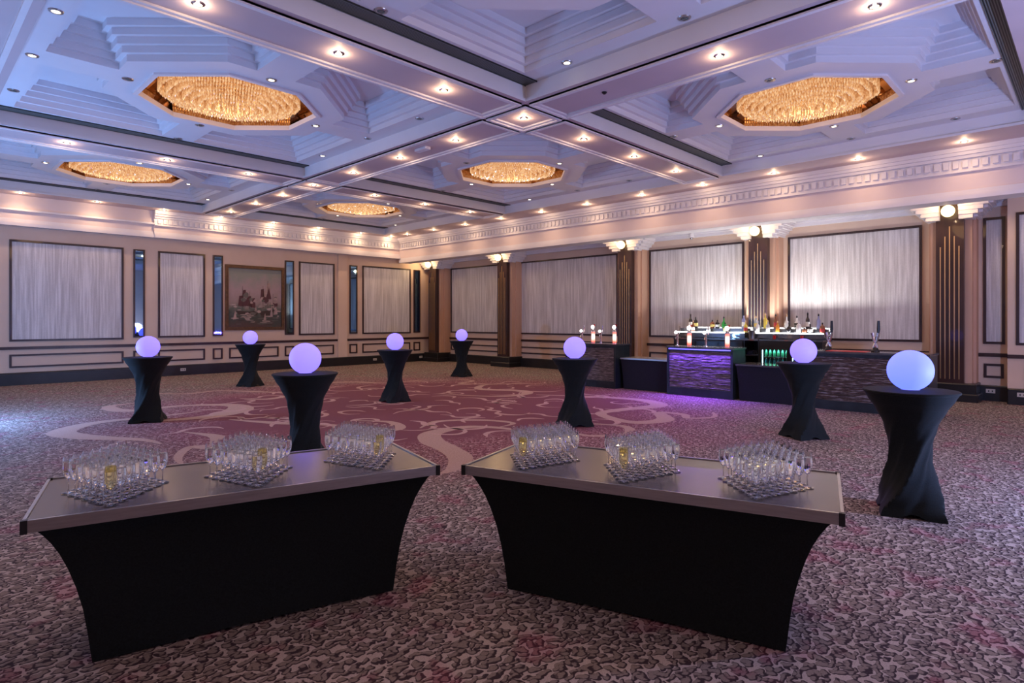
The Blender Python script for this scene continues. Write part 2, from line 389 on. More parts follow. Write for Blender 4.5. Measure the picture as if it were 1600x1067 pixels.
for (x0, x1), (y0, y1), cx_, cy_ in cells:
    b = MB()
    # cove lip and sides of the surrounding beams
    for (A, B) in (((x0, y0), (x1, y0)), ((x1, y0), (x1, y1)), ((x1, y1), (x0, y1)), ((x0, y1), (x0, y0))):
        pass
    R0 = rect(x0, x1, y0, y1); lip = inset(R0, -.035)
    lv = [(R0, ZB), (R0, ZB + .045), (lip, ZB + .045), (lip, ZP)]
    b.loft([[(x, y, z) for x, y in r][::-1] for r, z in lv])
    pits = []
    hx0, hx1 = cx_ - (x0 + .30), (x1 - .30) - cx_
    hy0, hy1 = cy_ - (y0 + .27), (y1 - .27) - cy_
    for sx, sy, hx, hy in ((1, 1, hx1, hy1), (-1, 1, hx0, hy1), (-1, -1, hx0, hy0), (1, -1, hx1, hy0)):
        t = RO * math.tan(pi / 8); w = .27
        P = [(RO, w), (hx, w), (hx, hy), (w, hy), (w, RO), (t, RO), (RO, t)]
        P = [(cx_ + sx * p, cy_ + sy * q) for p, q in P]
        if sx * sy < 0: P.reverse()
        pits.append(P)
    b.poly(lip, [P[::-1] for P in pits] + [octagon(cx_, cy_, RA)[::-1]], ZP)
    for P in pits:
        z = ZP; cur = P; N = 5; wx = .062; rz = .09
        for k in range(N):
            b.loft([[(x, y, z) for x, y in cur][::-1], [(x, y, z + rz) for x, y in cur][::-1]])
            z += rz; nx = inset(cur, wx)
            if k < N - 1: b.poly(cur, [nx[::-1]], z)
            else: b.poly(cur, [], z)
            cur = nx
    o = b.build('coffer', M['ceil'], ceiling)
    # mirrored octagonal recess
    b = MB(); oc = octagon(cx_, cy_, RA)
    b.loft([[(x, y, z) for x, y in oc][::-1] for z in (ZP, 5.62)]); b.poly(oc, [], 5.62)
    b.build('mirror_recess', M['mirrordark'], o)
    b = MB(); i1 = octagon(cx_, cy_, RA + .045); i0 = octagon(cx_, cy_, RA - .02)
    b.loft([[(x, y, z) for x, y in r][::-1] for r, z in ((i1, ZP), (i1, ZP - .03), (i0, ZP - .03), (i0, ZP + .05))])
    b.build('recess_rim', M['trim'], o)
    b = MB()
    for ya, yb in ((y0 - .02, y0 + .21), (y1 - .21, y1 + .02)):
        b.face([(x0 - .02, ya, ZP - .012), (x0 - .02, yb, ZP - .012), (x1 + .02, yb, ZP - .012), (x1 + .02, ya, ZP - .012)])
        b.box(x0 - .02, x1 + .02, ya, ya + .012, ZP - .02, ZP); b.box(x0 - .02, x1 + .02, yb - .012, yb, ZP - .02, ZP)
    b.build('air_vent', M['vent'], o)
# beam mouldings: raised frames around every panel of the beams
TR = [0]
def trim(b, m='trim'):
    TR[0] += 1
    return struct(b.build('trim_%d' % TR[0], M[m]))
def frame2(b, x0, x1, y0, y1, z=ZB, w=.10, h=.025):
    for i, (ww, hh) in enumerate(((w, h), (w * .45, h * 1.8))):
        b.box(x0, x1, y0, y0 + ww, z - hh, z); b.box(x0, x1, y1 - ww, y1, z - hh, z)
        b.box(x0, x0 + ww, y0 + ww, y1 - ww, z - hh, z); b.box(x1 - ww, x1, y0 + ww, y1 - ww, z - hh, z)
BX = 6.92; BY = [6.48, 13.22]; g = .42
for y in BY:
    b = MB()
    frame2(b, 1.15, BX - .5, y - g, y + g); frame2(b, BX + .5, 12.75, y - g, y + g); frame2(b, BX - g, BX + g, y - g, y + g)
    trim(b)
b = MB()
for ya, yb in ((.75, BY[0] - .5), (BY[0] + .5, BY[1] - .5), (BY[1] + .5, 18.98)): frame2(b, BX - g, BX + g, ya, yb)
trim(b)
b = MB(); b.box(.92, .98, -3.9, 19.3, ZB - .03, ZB); trim(b)
# right fascia and its cornice
XF = 13.81
b = MB(); b.box(XF, 14.15, -4, 19.6, 3.87, ZB)
struct(b.build('wall_fascia_right', M['frieze']))
b = MB()
for xx, z0, z1 in ((.16, 4.72, 4.8), (.12, 4.66, 4.72), (.08, 4.60, 4.66), (.025, 4.38, 4.60), (.05, 4.36, 4.40)):
    b.box(XF - xx, XF, -4, 19.44, z0, z1)
y = -3.9
while y < 19.3:
    b.box(XF - .065, XF - .02, y, y + .085, 4.44, 4.57); y += .145
trim(b)
b = MB()
for xx, z0, z1 in ((.03, 3.98, 4.03), (.06, 3.93, 3.98), (.09, 3.85, 3.93)): b.box(XF - xx, XF, -4, 19.44, z0, z1)
b.box(XF, 14.2, -4, 19.44, 3.85, 3.87)
trim(b)
b = MB()
for d, z0, z1 in ((.16, 4.02, 4.08), (.09, 3.94, 4.02)):
    b.box(XR - d, XR, 1.33, YL - .1, z0, z1)
trim(b)
# left fascia, frieze and cornice
YF = 19.6
b = MB(); b.box(-2.5, 5.31, YF + .02, YL, 4.07, ZB); b.box(5.31, XF + .2, YF - .04, YL, 4.07, ZB)
struct(b.build('wall_fascia_left', M['frieze']))
b = MB()
for d, z0, z1 in ((.12, 4.70, 4.8), (.09, 4.64, 4.70), (.05, 4.58, 4.64), (.02, 4.40, 4.58), (.05, 4.37, 4.41)):
    b.box(5.31, XF, YF - .04 - d, YF - .04, z0, z1)
x = 5.4
while x < 13.6:
    b.box(x, x + .08, YF - .1, YF - .055, 4.43, 4.555); x += .14
b.box(-2.5, 5.31, YF - .05, YF + .02, 4.40, 4.45)
trim(b)
b = MB()
for d, z0, z1 in ((.02, 4.16, 4.2), (.05, 4.10, 4.16), (.09, 4.02, 4.10)):
    b.box(-2.5, 5.31, YF + .02 - d, YL, z0, z1); b.box(5.31, XF, YF - .04 - d, YL, z0, z1)
trim(b)
# skirting boards and dado rails
b = MB(); b.bbox(-2.5, XR - .1, YL - .12, YL, 0, .31, .02); b.box(-2.5, 4.95, YL - .2, YL - .1, 0, .27); struct(b.build('baseboard_left', M['skirt']))
b = MB(); b.bbox(XR - .12, XR, 1.33, YL - .1, 0, .31, .02); b.bbox(15.18, 15.3, -3.9, 1.33, 0, .31, .02); struct(b.build('baseboard_right', M['skirt']))
b = MB(); b.box(-2.5, XR, YL - .035, YL, .89, .965); b.box(-2.5, XR, YL - .05, YL, .92, .945); trim(b, 'brownwood')
b = MB(); b.box(XR - .035, XR, 1.33, YL, .89, .965); b.box(XR - .05, XR, 1.33, YL, .92, .945); b.box(15.265, 15.3, -3.9, 1.33, .89, .965); b.box(15.275, 15.3, 1.02, 1.07, .31, .89); trim(b, 'brownwood')
def frame_l(b, x0, x1, z0, z1, w=.05, d=.03, Y=YL):
    for a in ((x0, x1, z0, z0 + w), (x0, x1, z1 - w, z1), (x0, x0 + w, z0 + w, z1 - w), (x1 - w, x1, z0 + w, z1 - w)):
        b.box(a[0], a[1], Y - d, Y, a[2], a[3])
def frame_r(b, y0, y1, z0, z1, w=.05, d=.03, X=XR):
    for a in ((y0, y1, z0, z0 + w), (y0, y1, z1 - w, z1), (y0, y0 + w, z0 + w, z1 - w), (y1 - w, y1, z0 + w, z1 - w)):
        b.box(X - d, X, a[0], a[1], a[2], a[3])
b = MB()
for x0, x1 in ((2.1, 4.59), (4.83, 5.12), (5.46, 6.75), (6.98, 7.27), (7.47, 9.07), (9.29, 9.61), (9.79, 11.11), (11.74, 12.06), (12.28, 14.45), (14.62, 14.94)):
    frame_l(b, x0, x1, .43, .77, .045)
trim(b, 'wood')
b = MB()
for y0, y1 in ((15.8, 18.69), (10.8, 14.88), (6.8, 9.6), (2.81, 5.63)): frame_r(b, y0, y1, .46, .71, .045)
frame_r(b, 1.42, 1.74, .46, .75, .045); frame_r(b, -.9, .9, .46, .71, .045, X=15.3)
trim(b, 'wood')
# ------------------------------------------------------------------ framed wallpaper panels, mirrors, painting
def panel_l(x0, x1, z0, z1, label, mirror=False):
    nm, cat, grp = ('wall_mirror', 'mirror', 'narrow wall mirrors on the left wall') if mirror else ('wall_panel', 'wall panel', 'framed wallpaper panels on the left wall')
    t = empty(nm, ((x0 + x1) / 2, YL, z0), label, cat, grp); w = (x1 - x0) / 2; h = z1 - z0
    b = MB(); frame_l(b, -w, w, 0, h, .045 if mirror else .05, .035, 0); frame_l(b, -w + .02, w - .02, .02, h - .02, .015, .045, 0); b.build('frame', M['wood'], t)
    b = MB(); d = .02
    if mirror: b.box(-w + .04, w - .04, -d, 0, .04, h - .04); b.build('mirror_glass', M['mirror'], t)
    else: b.box(-w + .05, w - .05, -.012, 0, .05, h - .05); b.build('wallpaper', M['paper'], t)
panel_l(2.1, 4.59, 1.10, 3.68, 'widest dark-framed wallpaper panel at the far left of the left wall')
panel_l(5.46, 6.75, 1.13, 3.66, 'dark-framed wallpaper panel between the two leftmost narrow mirrors')
panel_l(9.79, 11.13, 1.13, 3.66, 'narrow framed wallpaper panel just right of the ship painting and its mirror')
panel_l(12.28, 14.47, 1.13, 3.68, 'dark-framed wallpaper panel on the left wall nearest the far corner')
for (x0, x1), lb in zip(((4.83, 5.12), (6.98, 7.28), (9.29, 9.61), (11.74, 12.06), (14.62, 14.94)),
    ('tall narrow mirror reflecting a violet orb, leftmost on the left wall', 'tall narrow mirror just left of the ship painting', 'tall narrow mirror just right of the ship painting', 'tall narrow mirror left of the last wallpaper panel before the corner', 'tall narrow dark mirror closest to the far corner')):
    panel_l(x0, x1, 1.15, 3.66, lb, True)
def panel_r(y0, y1, z0, z1, label, X=XR):
    t = empty('wall_panel', (X, (y0 + y1) / 2, z0), label, 'wall panel', 'framed wallpaper panels on the right wall'); w = (y1 - y0) / 2; h = z1 - z0
    b = MB(); frame_r(b, -w, w, 0, h, .05, .035, 0); frame_r(b, -w + .02, w - .02, .02, h - .02, .018, .045, 0); b.build('frame', M['wood'], t)
    b = MB(); b.box(-.012, 0, -w + .05, w - .05, .05, h - .05); b.build('wallpaper', M['paper'], t)
panel_r(15.75, 18.69, 1.15, 3.71, 'framed grey wallpaper panel on the right wall nearest the far corner')
panel_r(10.71, 14.88, 1.15, 3.71, 'widest framed grey wallpaper panel, behind the farthest bar unit')
panel_r(6.75, 9.6, 1.15, 3.71, 'framed wallpaper panel behind the left half of the bottle shelf')
panel_r(2.81, 5.63, 1.16, 3.71, 'framed wallpaper panel glowing above the two tall chrome beer fonts')
panel_r(1.40, 1.75, 1.15, 3.73, 'narrow upright framed wallpaper panel right of the nearest column')
panel_r(-.9, 1.2, 1.15, 3.73, 'framed wallpaper panel cut off by the right edge of the photo', 15.3)
# painting
t = empty('ship_painting', (8.3, YL, 1.32), 'large oil painting of sailing ships in battle, dark gilt frame, on the left wall', 'painting')
b = MB(); frame_l(b, -.96, .96, 0, 2.08, .1, .05, 0); frame_l(b, -.9, .9, .06, 2.02, .03, .065, 0)
b.build('frame', noisy('gilt_frame', (.09, .045, .02), (.16, .08, .035), 12, .4, .3), t)
cm = mat('sea_sky_canvas', (.2, .15, .15), .6); T = NT(cm); v = T.coords()
sp = T.n('ShaderNodeSeparateXYZ'); T.l(v, sp.inputs[0]); n1 = T.noise(v, 2.6, 4, .6)
hgt = T.math('ADD', T.math('MULTIPLY', sp.outputs[2], .5), T.math('MULTIPLY', T.math('SUBTRACT', n1.outputs[0], .5), .55))
T.l(T.ramp(hgt, [(.05, (.09, .05, .045)), (.2, (.05, .06, .05)), (.34, (.11, .12, .10)), (.45, (.30, .22, .20)), (.65, (.38, .27, .28)), (.9, (.24, .25, .22))]), T.b.inputs['Base Color'])
b = MB(); b.box(-.87, .87, -.02, 0, .09, 1.99); b.build('canvas', cm, t)
hull = mat('painted_hull', (.05, .03, .025), .7); sail = noisy('painted_sail', (.48, .34, .30), (.30, .21, .20), 9, .7); smoke = noisy('painted_smoke', (.48, .37, .34), (.28, .22, .20), 7, .7)
red = mat('painted_dark_sail', (.09, .03, .035), .7)
b = MB(); Z = -.022
def pp(pts, mi): b.mi = mi; b.face([(x, Z, z) for x, z in pts])
pp([(-.62, .62), (-.55, .5), (.05, .48), (.12, .66), (-.2, .6)], 0); pp([(.1, .6), (.2, .46), (.66, .5), (.72, .68)], 0)
Z = -.024
for x, z, w, h, k in ((-.46, .78, .2, .34, 1), (-.36, 1.1, .12, .2, 1), (-.22, .78, .2, .32, 1), (-.08, .74, .16, .3, 1), (.36, .95, .26, .34, 2), (.42, 1.28, .16, .26, 2), (.22, .95, .14, .4, 1), (.56, .72, .12, .3, 2)):
    pp([(x - w / 2, z), (x + w / 2, z - .02), (x + w * .36, z + h), (x - w * .3, z + h * .94)], {1: 3, 2: 1}[k])
Z = -.026
rp = random.Random(5)
def blob(x, z, w, h, mi, n=13):
    pp([(x + w / 2 * cos(2 * pi * i / n) * rp.uniform(.7, 1.25), z + h / 2 * sin(2 * pi * i / n) * rp.uniform(.7, 1.25)) for i in range(n)], mi)
for q in range(34):
    Z -= .00004; x = rp.uniform(-.74, .76); blob(x, .62 + .12 * sin(x * 5) + rp.uniform(-.16, .14), rp.uniform(.06, .24), rp.uniform(.03, .11), rp.choice((2, 2, 1, 4)))
for q in range(16):
    Z -= .00004; x = rp.uniform(-.5, .7); blob(x, rp.uniform(.8, 1.15), rp.uniform(.08, .2), rp.uniform(.08, .22), rp.choice((3, 4, 1, 3)))
for q in range(26):
    Z -= .00004; blob(rp.uniform(-.75, .75), rp.uniform(.16, .5), rp.uniform(.08, .34), rp.uniform(.015, .04), rp.choice((0, 4, 4, 2)))
for q in range(6):
    Z -= .00004; x, z, w, h = ((-.66, .34, .12, .3), (.52, .42, .1, .4), (.66, .5, .14, .3), (.3, .3, .1, .26), (.0, .62, .08, .14), (.42, 1.0, .2, .4))[q]
    pp([(x - w / 2, z), (x + w / 2, z + .02), (x + w * .1, z + h)], 1 if q < 5 else 3)
Z = -.030
for x, z0, z1 in ((-.42, .7, 1.42), (-.2, .7, 1.25), (.4, .7, 1.62), (.24, .7, 1.45), (.58, .6, 1.2)):
    pp([(x - .006, z0), (x + .006, z0), (x + .004, z1), (x - .004, z1)], 0)
b.build('ships', [hull, sail, smoke, red, noisy('painted_shadow', (.10, .11, .09), (.17, .13, .12), 8, .7)], t)
# wall sockets on the skirting
def socket(loc, rz, label, m='chrome'):
    t = empty('wall_socket', loc, label, 'wall socket', 'sockets on the skirting boards', rz)
    b = MB(); b.box(-.075, .075, -.012, 0, -.04, .04); b.build('plate', mat('socket_plate', (.55, .5, .45), .35), t)
    for x in (-.04, .02):
        b = MB(); b.box(x, x + .02, -.016, -.012, -.015, .015); b.build('outlet', M['black'], t)
socket((6.1, YL - .12, .17), 0, 'square metal socket on the skirting right of the leftmost cocktail table')
socket((12.75, YL - .12, .17), 0, 'metal socket on the left skirting below the last wallpaper panel')
socket((14.9, YL - .12, .17), 0, 'small metal socket on the skirting beside the far corner')
socket((XR - .12, 1.62, .2), -pi / 2, 'brass double socket on the skirting under the small square moulding')
socket((15.18, 1.1, .2), -pi / 2, 'metal socket on the skirting at the right edge of the photo')
# ------------------------------------------------------------------ columns with capitals and globe lamps
def column(y, label):
    t = empty('wall_column', (XR, y, 0), label, 'column', 'dark columns along the right wall')
    b = MB(); b.box(-.45, 0, -.35, .35, .3, 4.08); b.box(-.3, 0, -.40, .40, .3, 4.08); b.build('pier', M['peach'], t)
    b = MB(); b.box(-.6, -.45, -.235, .235, .3, 4.08); b.build('shaft', M['brownwood'], t)
    for k, top in ((-2, 3.14), (-1, 3.35), (0, 3.55), (1, 3.35), (2, 3.14)):
        b = MB(); b.box(-.618, -.6, k * .078 - .009, k * .078 + .009, .44, top); b.build('gold_strip', M['gold'], t)
    b = MB(); b.bbox(-.68, 0, -.44, .44, 0, .36, .02); b.bbox(-.72, 0, -.48, .48, 0, .16, .02); b.build('plinth', M['skirt'], t)
    for s in (-1, 1):
        b = MB()
        for k in range(5):
            z0 = 3.68 + .08 * k; o = .35 + .085 * k
            b.box(-.70 - .03 * k, 0, *sorted((s * .16, s * (o + .04))), z0, z0 + .082)
            b.box(-.55 - .03 * k, 0, *sorted((s * .16, s * (o + .10))), z0 + .03, z0 + .085)
        b.build('capital', M['trim'], t)
    g = empty('globe_light', (XR - .80, y, 3.84), 'lit glass globe on top of the ' + label.split(' column')[0] + ' column', 'wall light', 'globe lights on the columns')
    b = MB(); b.sphere((0, 0, 0), .12, 20); b.build('globe', M['globe'], g, True)
    b = MB(); b.lathe([(.05, -.03), (.05, 0), (.03, .03)], 12, cap=True); o = b.build('bracket', M['gold'], g, True)
    o.location = (.20, 0, 0); o.rotation_euler = (0, -pi / 2, 0)
    b = MB(); b.lathe([(.03, 0), (.03, .12)], 10, cap=True); o = b.build('arm', M['gold'], g, True); o.location = (.21, 0, 0); o.rotation_euler = (0, -pi / 2, 0)
    light('globe_lamp', 'POINT', (-.17, 0, .02), (1, .66, .32), 16, .05, parent=g)
for y, lb in ((2.23, 'nearest dark column with gold strips, right of the long counter'), (6.15, 'dark gold-striped column rising behind the bottle shelf'), (10.07, 'dark gold-striped column behind the farthest bar unit'), (15.2, 'dark gold-striped column behind the smallest cocktail table'), (19.15, 'farthest dark gold-striped column, in the room corner')):
    nm = {2.23: 'nearest', 6.15: 'bottle shelf', 10.07: 'farthest bar unit', 15.2: 'second farthest', 19.15: 'corner'}[y]
    column(y, lb)
    for o in COL.objects:
        if o.name.startswith('globe_light') and abs(o.location.y - y) < .01:
            o['label'] = {2.23: 'lit amber globe at the top of the nearest dark column', 6.15: 'lit amber globe at the top of the column behind the bottle shelf', 10.07: 'lit amber globe on the column behind the farthest bar unit', 15.2: 'lit amber globe on the column behind the smallest cocktail table', 19.15: 'lit amber globe on the column in the far corner'}[y]
# ------------------------------------------------------------------ lamps in the ceiling
def make_downlight(loc):
    t = empty('downlight', loc, 'x', 'ceiling light')
    b = MB(); b.lathe([(.062, 0), (.062, -.008), (.04, -.014), (.036, 0)], 18); b.build('bezel', M['chrome'], t, True)
    b = MB(); b.lathe([(.037, -.004), (.036, -.010), (.01, -.012)], 16, cap=True); b.build('lens', M['lens'], t)
    light('downlight_lamp', 'SPOT', (0, 0, -.02), (1, .64, .36), 26, .02, parent=t, spot_size=radians(150), spot_blend=1)
    light('halo_lamp', 'POINT', (0, 0, -.07), (1, .68, .4), 4, .02, parent=t)
    return t
first = make_downlight((2.15, BY[0], ZB))
rows = [
 ('round warm downlight in the near cross beam, between the two big chandeliers', 'downlights in the near cross beam', [(x, BY[0]) for x in (.55, 2.15, 3.71, 5.31, 8.45, 10.04, 11.65)]),
 ('round warm downlight in the far cross beam', 'downlights in the far cross beam', [(x, BY[1]) for x in (.55, 2.2, 3.82, 5.41, 8.58, 10.18, 11.82)]),
 ('warm downlight in the long centre beam, right of the nearer crossing', 'centre beam downlights on the near side', [(BX, y) for y in (1.64, 3.28)]),
 ('warm downlight in the long centre beam, left of the nearer crossing', 'centre beam downlights on the far side', [(BX + .02, y) for y in (8.14, 9.8, 11.5, 14.86, 16.48, 18.2)]),
 ('warm downlight in the soffit along the right fascia', 'downlights along the right fascia', [(13.27, y) for y in (1.75, 3.43, 5.06, 6.7, 8.34, 10.07, 11.72, 13.4, 15.09, 16.75, 18.3)]),
 ('warm downlight in the soffit above the left wall', 'downlights above the left wall', [(x, 19.22) for x in (.6, 2.26, 3.86, 5.47, 7.05, 8.68, 10.25, 11.9, 13.2)]),
]
used = False
for lb, gr, pts in rows:
    for x, y in pts:
        if not used: first.location = (x, y, ZB); tag(first, lb, None, gr); used = True
        else: dup(first, (x, y, ZB), None, lb, gr)
dup(first, (BX, BY[0], ZB), None, 'warm downlight in the square panel where the near beams cross', 'downlights where beams cross')
dup(first, (BX, BY[1], ZB), None, 'warm downlight in the square panel where the far beams cross', 'downlights where beams cross')
for x in (.5, 2.1, 3.7, 5.3, 6.9): dup(first, (x, .1, ZB), None, 'unseen warm downlight added to light the foreground', 'added downlights above the drinks tables')  # unseen row added to warm the foreground floor
dup(first, (-.9, 6.1, ZB), None, 'warm downlight at the left edge of the photo', 'downlights left of the coffers'); dup(first, (-.9, 3, ZB), None, 'warm downlight outside the left coffers', 'downlights left of the coffers')
# small adjustable spots in the coffers
def make_spot(loc, lit, label):
    t = empty('eyeball_spot' if lit else 'eyeball_spot_off', loc, label, 'ceiling spot')
    t.name = 'eyeball_spot'
    b = MB(); b.lathe([(.075, 0), (.07, -.01), (.045, -.012), (.042, .0)], 18); b.build('ring', M['steel'], t, True)
    b = MB(); b.lathe([(.044, -.002), (.03, -.012), (.01, -.016)], 14, cap=True); b.build('eye', M['lensdim' if lit else 'lensoff'], t, True)
    return t
cn = {(0, 0): 'near left', (1, 0): 'near right', (0, 1): 'big left', (1, 1): 'centre', (0, 2): 'far left', (1, 2): 'far centre'}
spA = spB = None
ci = 0
for (x0, x1), (y0, y1), cx_, cy_ in cells:
    i, j = XC.index((x0, x1)), YC.index((y0, y1))
    for k, (px, py, lit) in enumerate(((cx_, cy_ - 1.43, 1), (cx_ - 1.43, cy_, 0 if (i, j) != (0, 2) else 1), (cx_ + 1.43, cy_, 1), (cx_, cy_ + 1.43, 0 if i == 0 else 1),
          (x1 - .16, cy_ - 1.6, 0), (x1 - .16, cy_, 0), (x1 - .16, cy_ + 1.7, 1), (x0 + .2, cy_ - 1.6, 1), (x0 + .2, cy_, 1), (x0 + .2, cy_ + 1.7, 0), (cx_, y1 - .28, 0), (cx_, y0 + .28, 0))):
        nm = cn[(i, j)]
        where = 'set in the octagonal ring' if k < 4 else 'at the outer margin'
        lb = ('small lit spot ' if lit else 'small unlit spot ') + where + ' of the ' + nm + ' coffer'
        gr = ('lit' if lit else 'unlit') + ' spots ' + ('in the ring' if k < 4 else 'at the margin') + ' of the ' + nm + ' coffer'
        src = spA if lit else spB
        if src is None:
            o = make_spot((px, py, ZP), lit, lb); o['group'] = gr
            if lit: spA = o
            else: spB = o
        else: dup(src, (px, py, ZP), None, lb, gr)
# recess spots over the right wall
for y, lb in ((1.3, 'tiny lit spot in the recess ceiling right of the nearest column'), (4.2, 'tiny lit spot in the recess ceiling left of the nearest column'), (8.4, 'tiny lit spot in the recess ceiling above the farthest bar unit column'), (12.6, 'tiny lit spot in the recess ceiling above the widest panel'), (17.2, 'tiny lit spot in the recess ceiling near the corner')):
    o = dup(spA, (14.75, y, 4.08), None, lb, 'spots in the recess ceiling'); o.scale = (.7, .7, .7)
    light('recess_lamp', 'SPOT', (14.75, y, 4.05), (1, .75, .5), 14, .03, spot_size=radians(95), spot_blend=.8)
# small ceiling devices
t = empty('smoke_detector', (BX, 4.95, ZB), 'small dark dome sensor in the centre beam near the crossing', 'sensor')
b = MB(); b.lathe([(.035, 0), (.035, -.012), (.015, -.03)], 14, cap=True); b.build('dome', M['black'], t, True)
t = empty('emergency_light', (6.83, 8.95, ZB), 'small white box light fixed to the centre beam between two downlights', 'emergency light')
b = MB(); b.bbox(-.06, .06, -.17, .17, -.05, 0, .01); b.build('housing', M['trim'], t)
t = empty('security_camera', (15.5, 8.15, 3.94), 'small dome camera hanging above the panel behind the bottles', 'security camera')
b = MB(); b.lathe([(.04, .12), (.06, .10), (.07, 0), (.06, -.01)], 16, cap=True); b.build('base', M['trim'], t, True)
b = MB(); b.sphere((0, 0, -.01), .06, 16); b.build('dome', M['chrome'], t, True)
# ------------------------------------------------------------------ chandeliers
def make_chandelier(loc):
    t = empty('crystal_chandelier', loc, 'x', 'chandelier', 'octagonal crystal chandeliers')
    r0 = random.Random(11)
    b = MB(); b.prism(octagon(0, 0, .98), .50, .54); b.prism(octagon(0, 0, .7), .36, .5); b.build('ceiling_plate', M['gold'], t)
    for k in range(9):
        r = .96 - k * .105; zb = .03 - .021 * k * (1.5 - k * .06); zt = zb + .24
        n = max(8, int(8 * r * .83 / .042)); b = MB()
        oc = octagon(0, 0, r)
        for i in range(n):
            u = i / n * 8; e = int(u); f = u - e; a_, c_ = oc[e % 8], oc[(e + 1) % 8]
            x, y = a_[0] + (c_[0] - a_[0]) * f, a_[1] + (c_[1] - a_[1]) * f
            q_ = r * 1.04 / math.hypot(x, y); x, y = x * (.5 + .5 * q_), y * (.5 + .5 * q_)
            w = .014; zz = zb + r0.uniform(-.012, .012); an = r0.uniform(0, pi)
            ring = lambda z, s: [(x + s * w * cos(an + q * pi / 2), y + s * w * sin(an + q * pi / 2), z) for q in range(4)]
            b.loft([ring(zz, .25), ring(zz + .025, 1), ring(zt, .8)], False, True)
        b.build('crystal_tier', M['crystal'], t)
        b = MB(); o2 = octagon(0, 0, r + .012); o3 = octagon(0, 0, r - .012)
        b.loft([[(x, y, z) for x, y in q] for q, z in ((o2, zt), (o3, zt), (o3, zt + .02), (o2, zt + .02), (o2, zt))]); b.build('tier_ring', M['gold'], t)
    for i in range(8):
        a_ = (i + .5) * pi / 4; x, y = .8 * cos(a_), .8 * sin(a_)
        b = MB(); b.sphere((x, y, .40), .03, 8); b.build('bulb', M['lensdim'], t)
    light('chandelier_lamp', 'POINT', (0, 0, -.12), (1, .58, .24), 45, .45, parent=t)
    return t
names = [('crystal chandelier in the near left coffer, cut off at the top edge', 0), ('glowing amber crystal chandelier at upper right, above the bottle shelf', 1), ('largest-looking amber chandelier at upper left', 2), ('amber chandelier in the centre coffer, between the two beam crossings', 3), ('amber chandelier in the far left coffer', 4), ('smallest amber chandelier, in the far centre coffer', 5)]
ch = None
for lb, k in names:
    _, _, cx_, cy_ = cells[k]
    if ch is None: ch = make_chandelier((cx_, cy_, ZP + .02)); ch['label'] = lb
    else: dup(ch, (cx_, cy_, ZP + .02), None, lb)
# ------------------------------------------------------------------ cocktail tables and orbs
def lerp_tab(tab, z):
    for (a, p), (b_, q) in zip(tab, tab[1:]):
        if z <= b_:
            f = (z - a) / (b_ - a); f = f * f * (3 - 2 * f) * .5 + f * .5; return p + (q - p) * f
    return tab[-1][1]
def make_cocktail(loc):
    t = empty('cocktail_table', loc, 'x', 'cocktail table', 'cocktail tables in black stretch covers')
    N = 72; rings = []; Rt = [(0, .235), (.12, .203), (.28, .163), (.44, .138), (.58, .15), (.74, .192), (.88, .262), (.97, .318), (1.03, .35)]
    for k in range(43):
        z = 1.03 * k / 42; R = lerp_tab(Rt, z)
        w = max(0, 1 - z / .80) ** .75; tw = 1.9 * max(0, min((z - .06) / .8, 1.0)); ring = []
        for i in range(N):
            a = 2 * pi * i / N; q = a - tw
            sq = 1 / max(abs(cos(q)), abs(sin(q)))
            pinch = 1 - .10 * w * (1 - abs(cos(2 * q))) * 0 - .07 * w * max(0, cos(4 * q)) ** 2
            r = R * ((1 - w) + w * sq * pinch)
            mid = math.exp(-((z - .5) / .26) ** 2)
            r *= 1 + mid * (.045 * sin(4 * q + .6) + .022 * sin(9 * q) + .012 * sin(17 * q + 1))
            zz = z + (.035 * (1 - k / 4) * max(0, cos(4 * q)) if k < 4 else 0)
            ring.append((r * cos(a), r * sin(a), zz + .002))
        rings.append(ring)
    b = MB(); b.loft(rings); b.build('stretch_skirt', M['cloth'], t, True)
    b = MB(); b.lathe([(.34, 1.018), (.352, 1.022), (.355, 1.032), (.35, 1.04), (.30, 1.042)], 64, cap=True); b.build('tabletop', M['cloth'], t, True)
    return t
tabs = [
 ((6.06, 1.17), .3, 'largest cocktail table at far right, black stretch cover, beside the photo edge', 'glowing blue-violet orb on the nearest cocktail table at far right', 1),
 ((2.92, 11.08), 1.1, 'black-covered cocktail table at far left, in front of the widest wall panel', 'glowing violet orb on the leftmost cocktail table', 0),
 ((6.27, 15.21), 2.0, 'small distant cocktail table below the ship painting', 'glowing pale violet orb below the ship painting', 0),
 ((3.4, 6.62 - .7), .7, 'cocktail table standing right behind the left drinks table', 'glowing violet orb right behind the left drinks table', 0),
 ((7.11, 10.22), 1.5, 'mid-distance cocktail table near the middle of the swirl pattern', 'glowing violet orb on the table in the middle of the swirl pattern', 0),
 ((11.65, 13.4), .2, 'smallest cocktail table, farthest, in front of a gold-striped column', 'smallest glowing violet orb, on the farthest cocktail table', 0),
 ((7.46, 5.9), 2.6, 'cocktail table in front of the farthest bar unit, behind the right drinks table', 'glowing violet orb in front of the farthest bar unit', 0),
 ((8.91, 2.99), 1.0, 'cocktail table in front of the bar with lit fridge', 'glowing violet orb in front of the lit fridge', 0)]
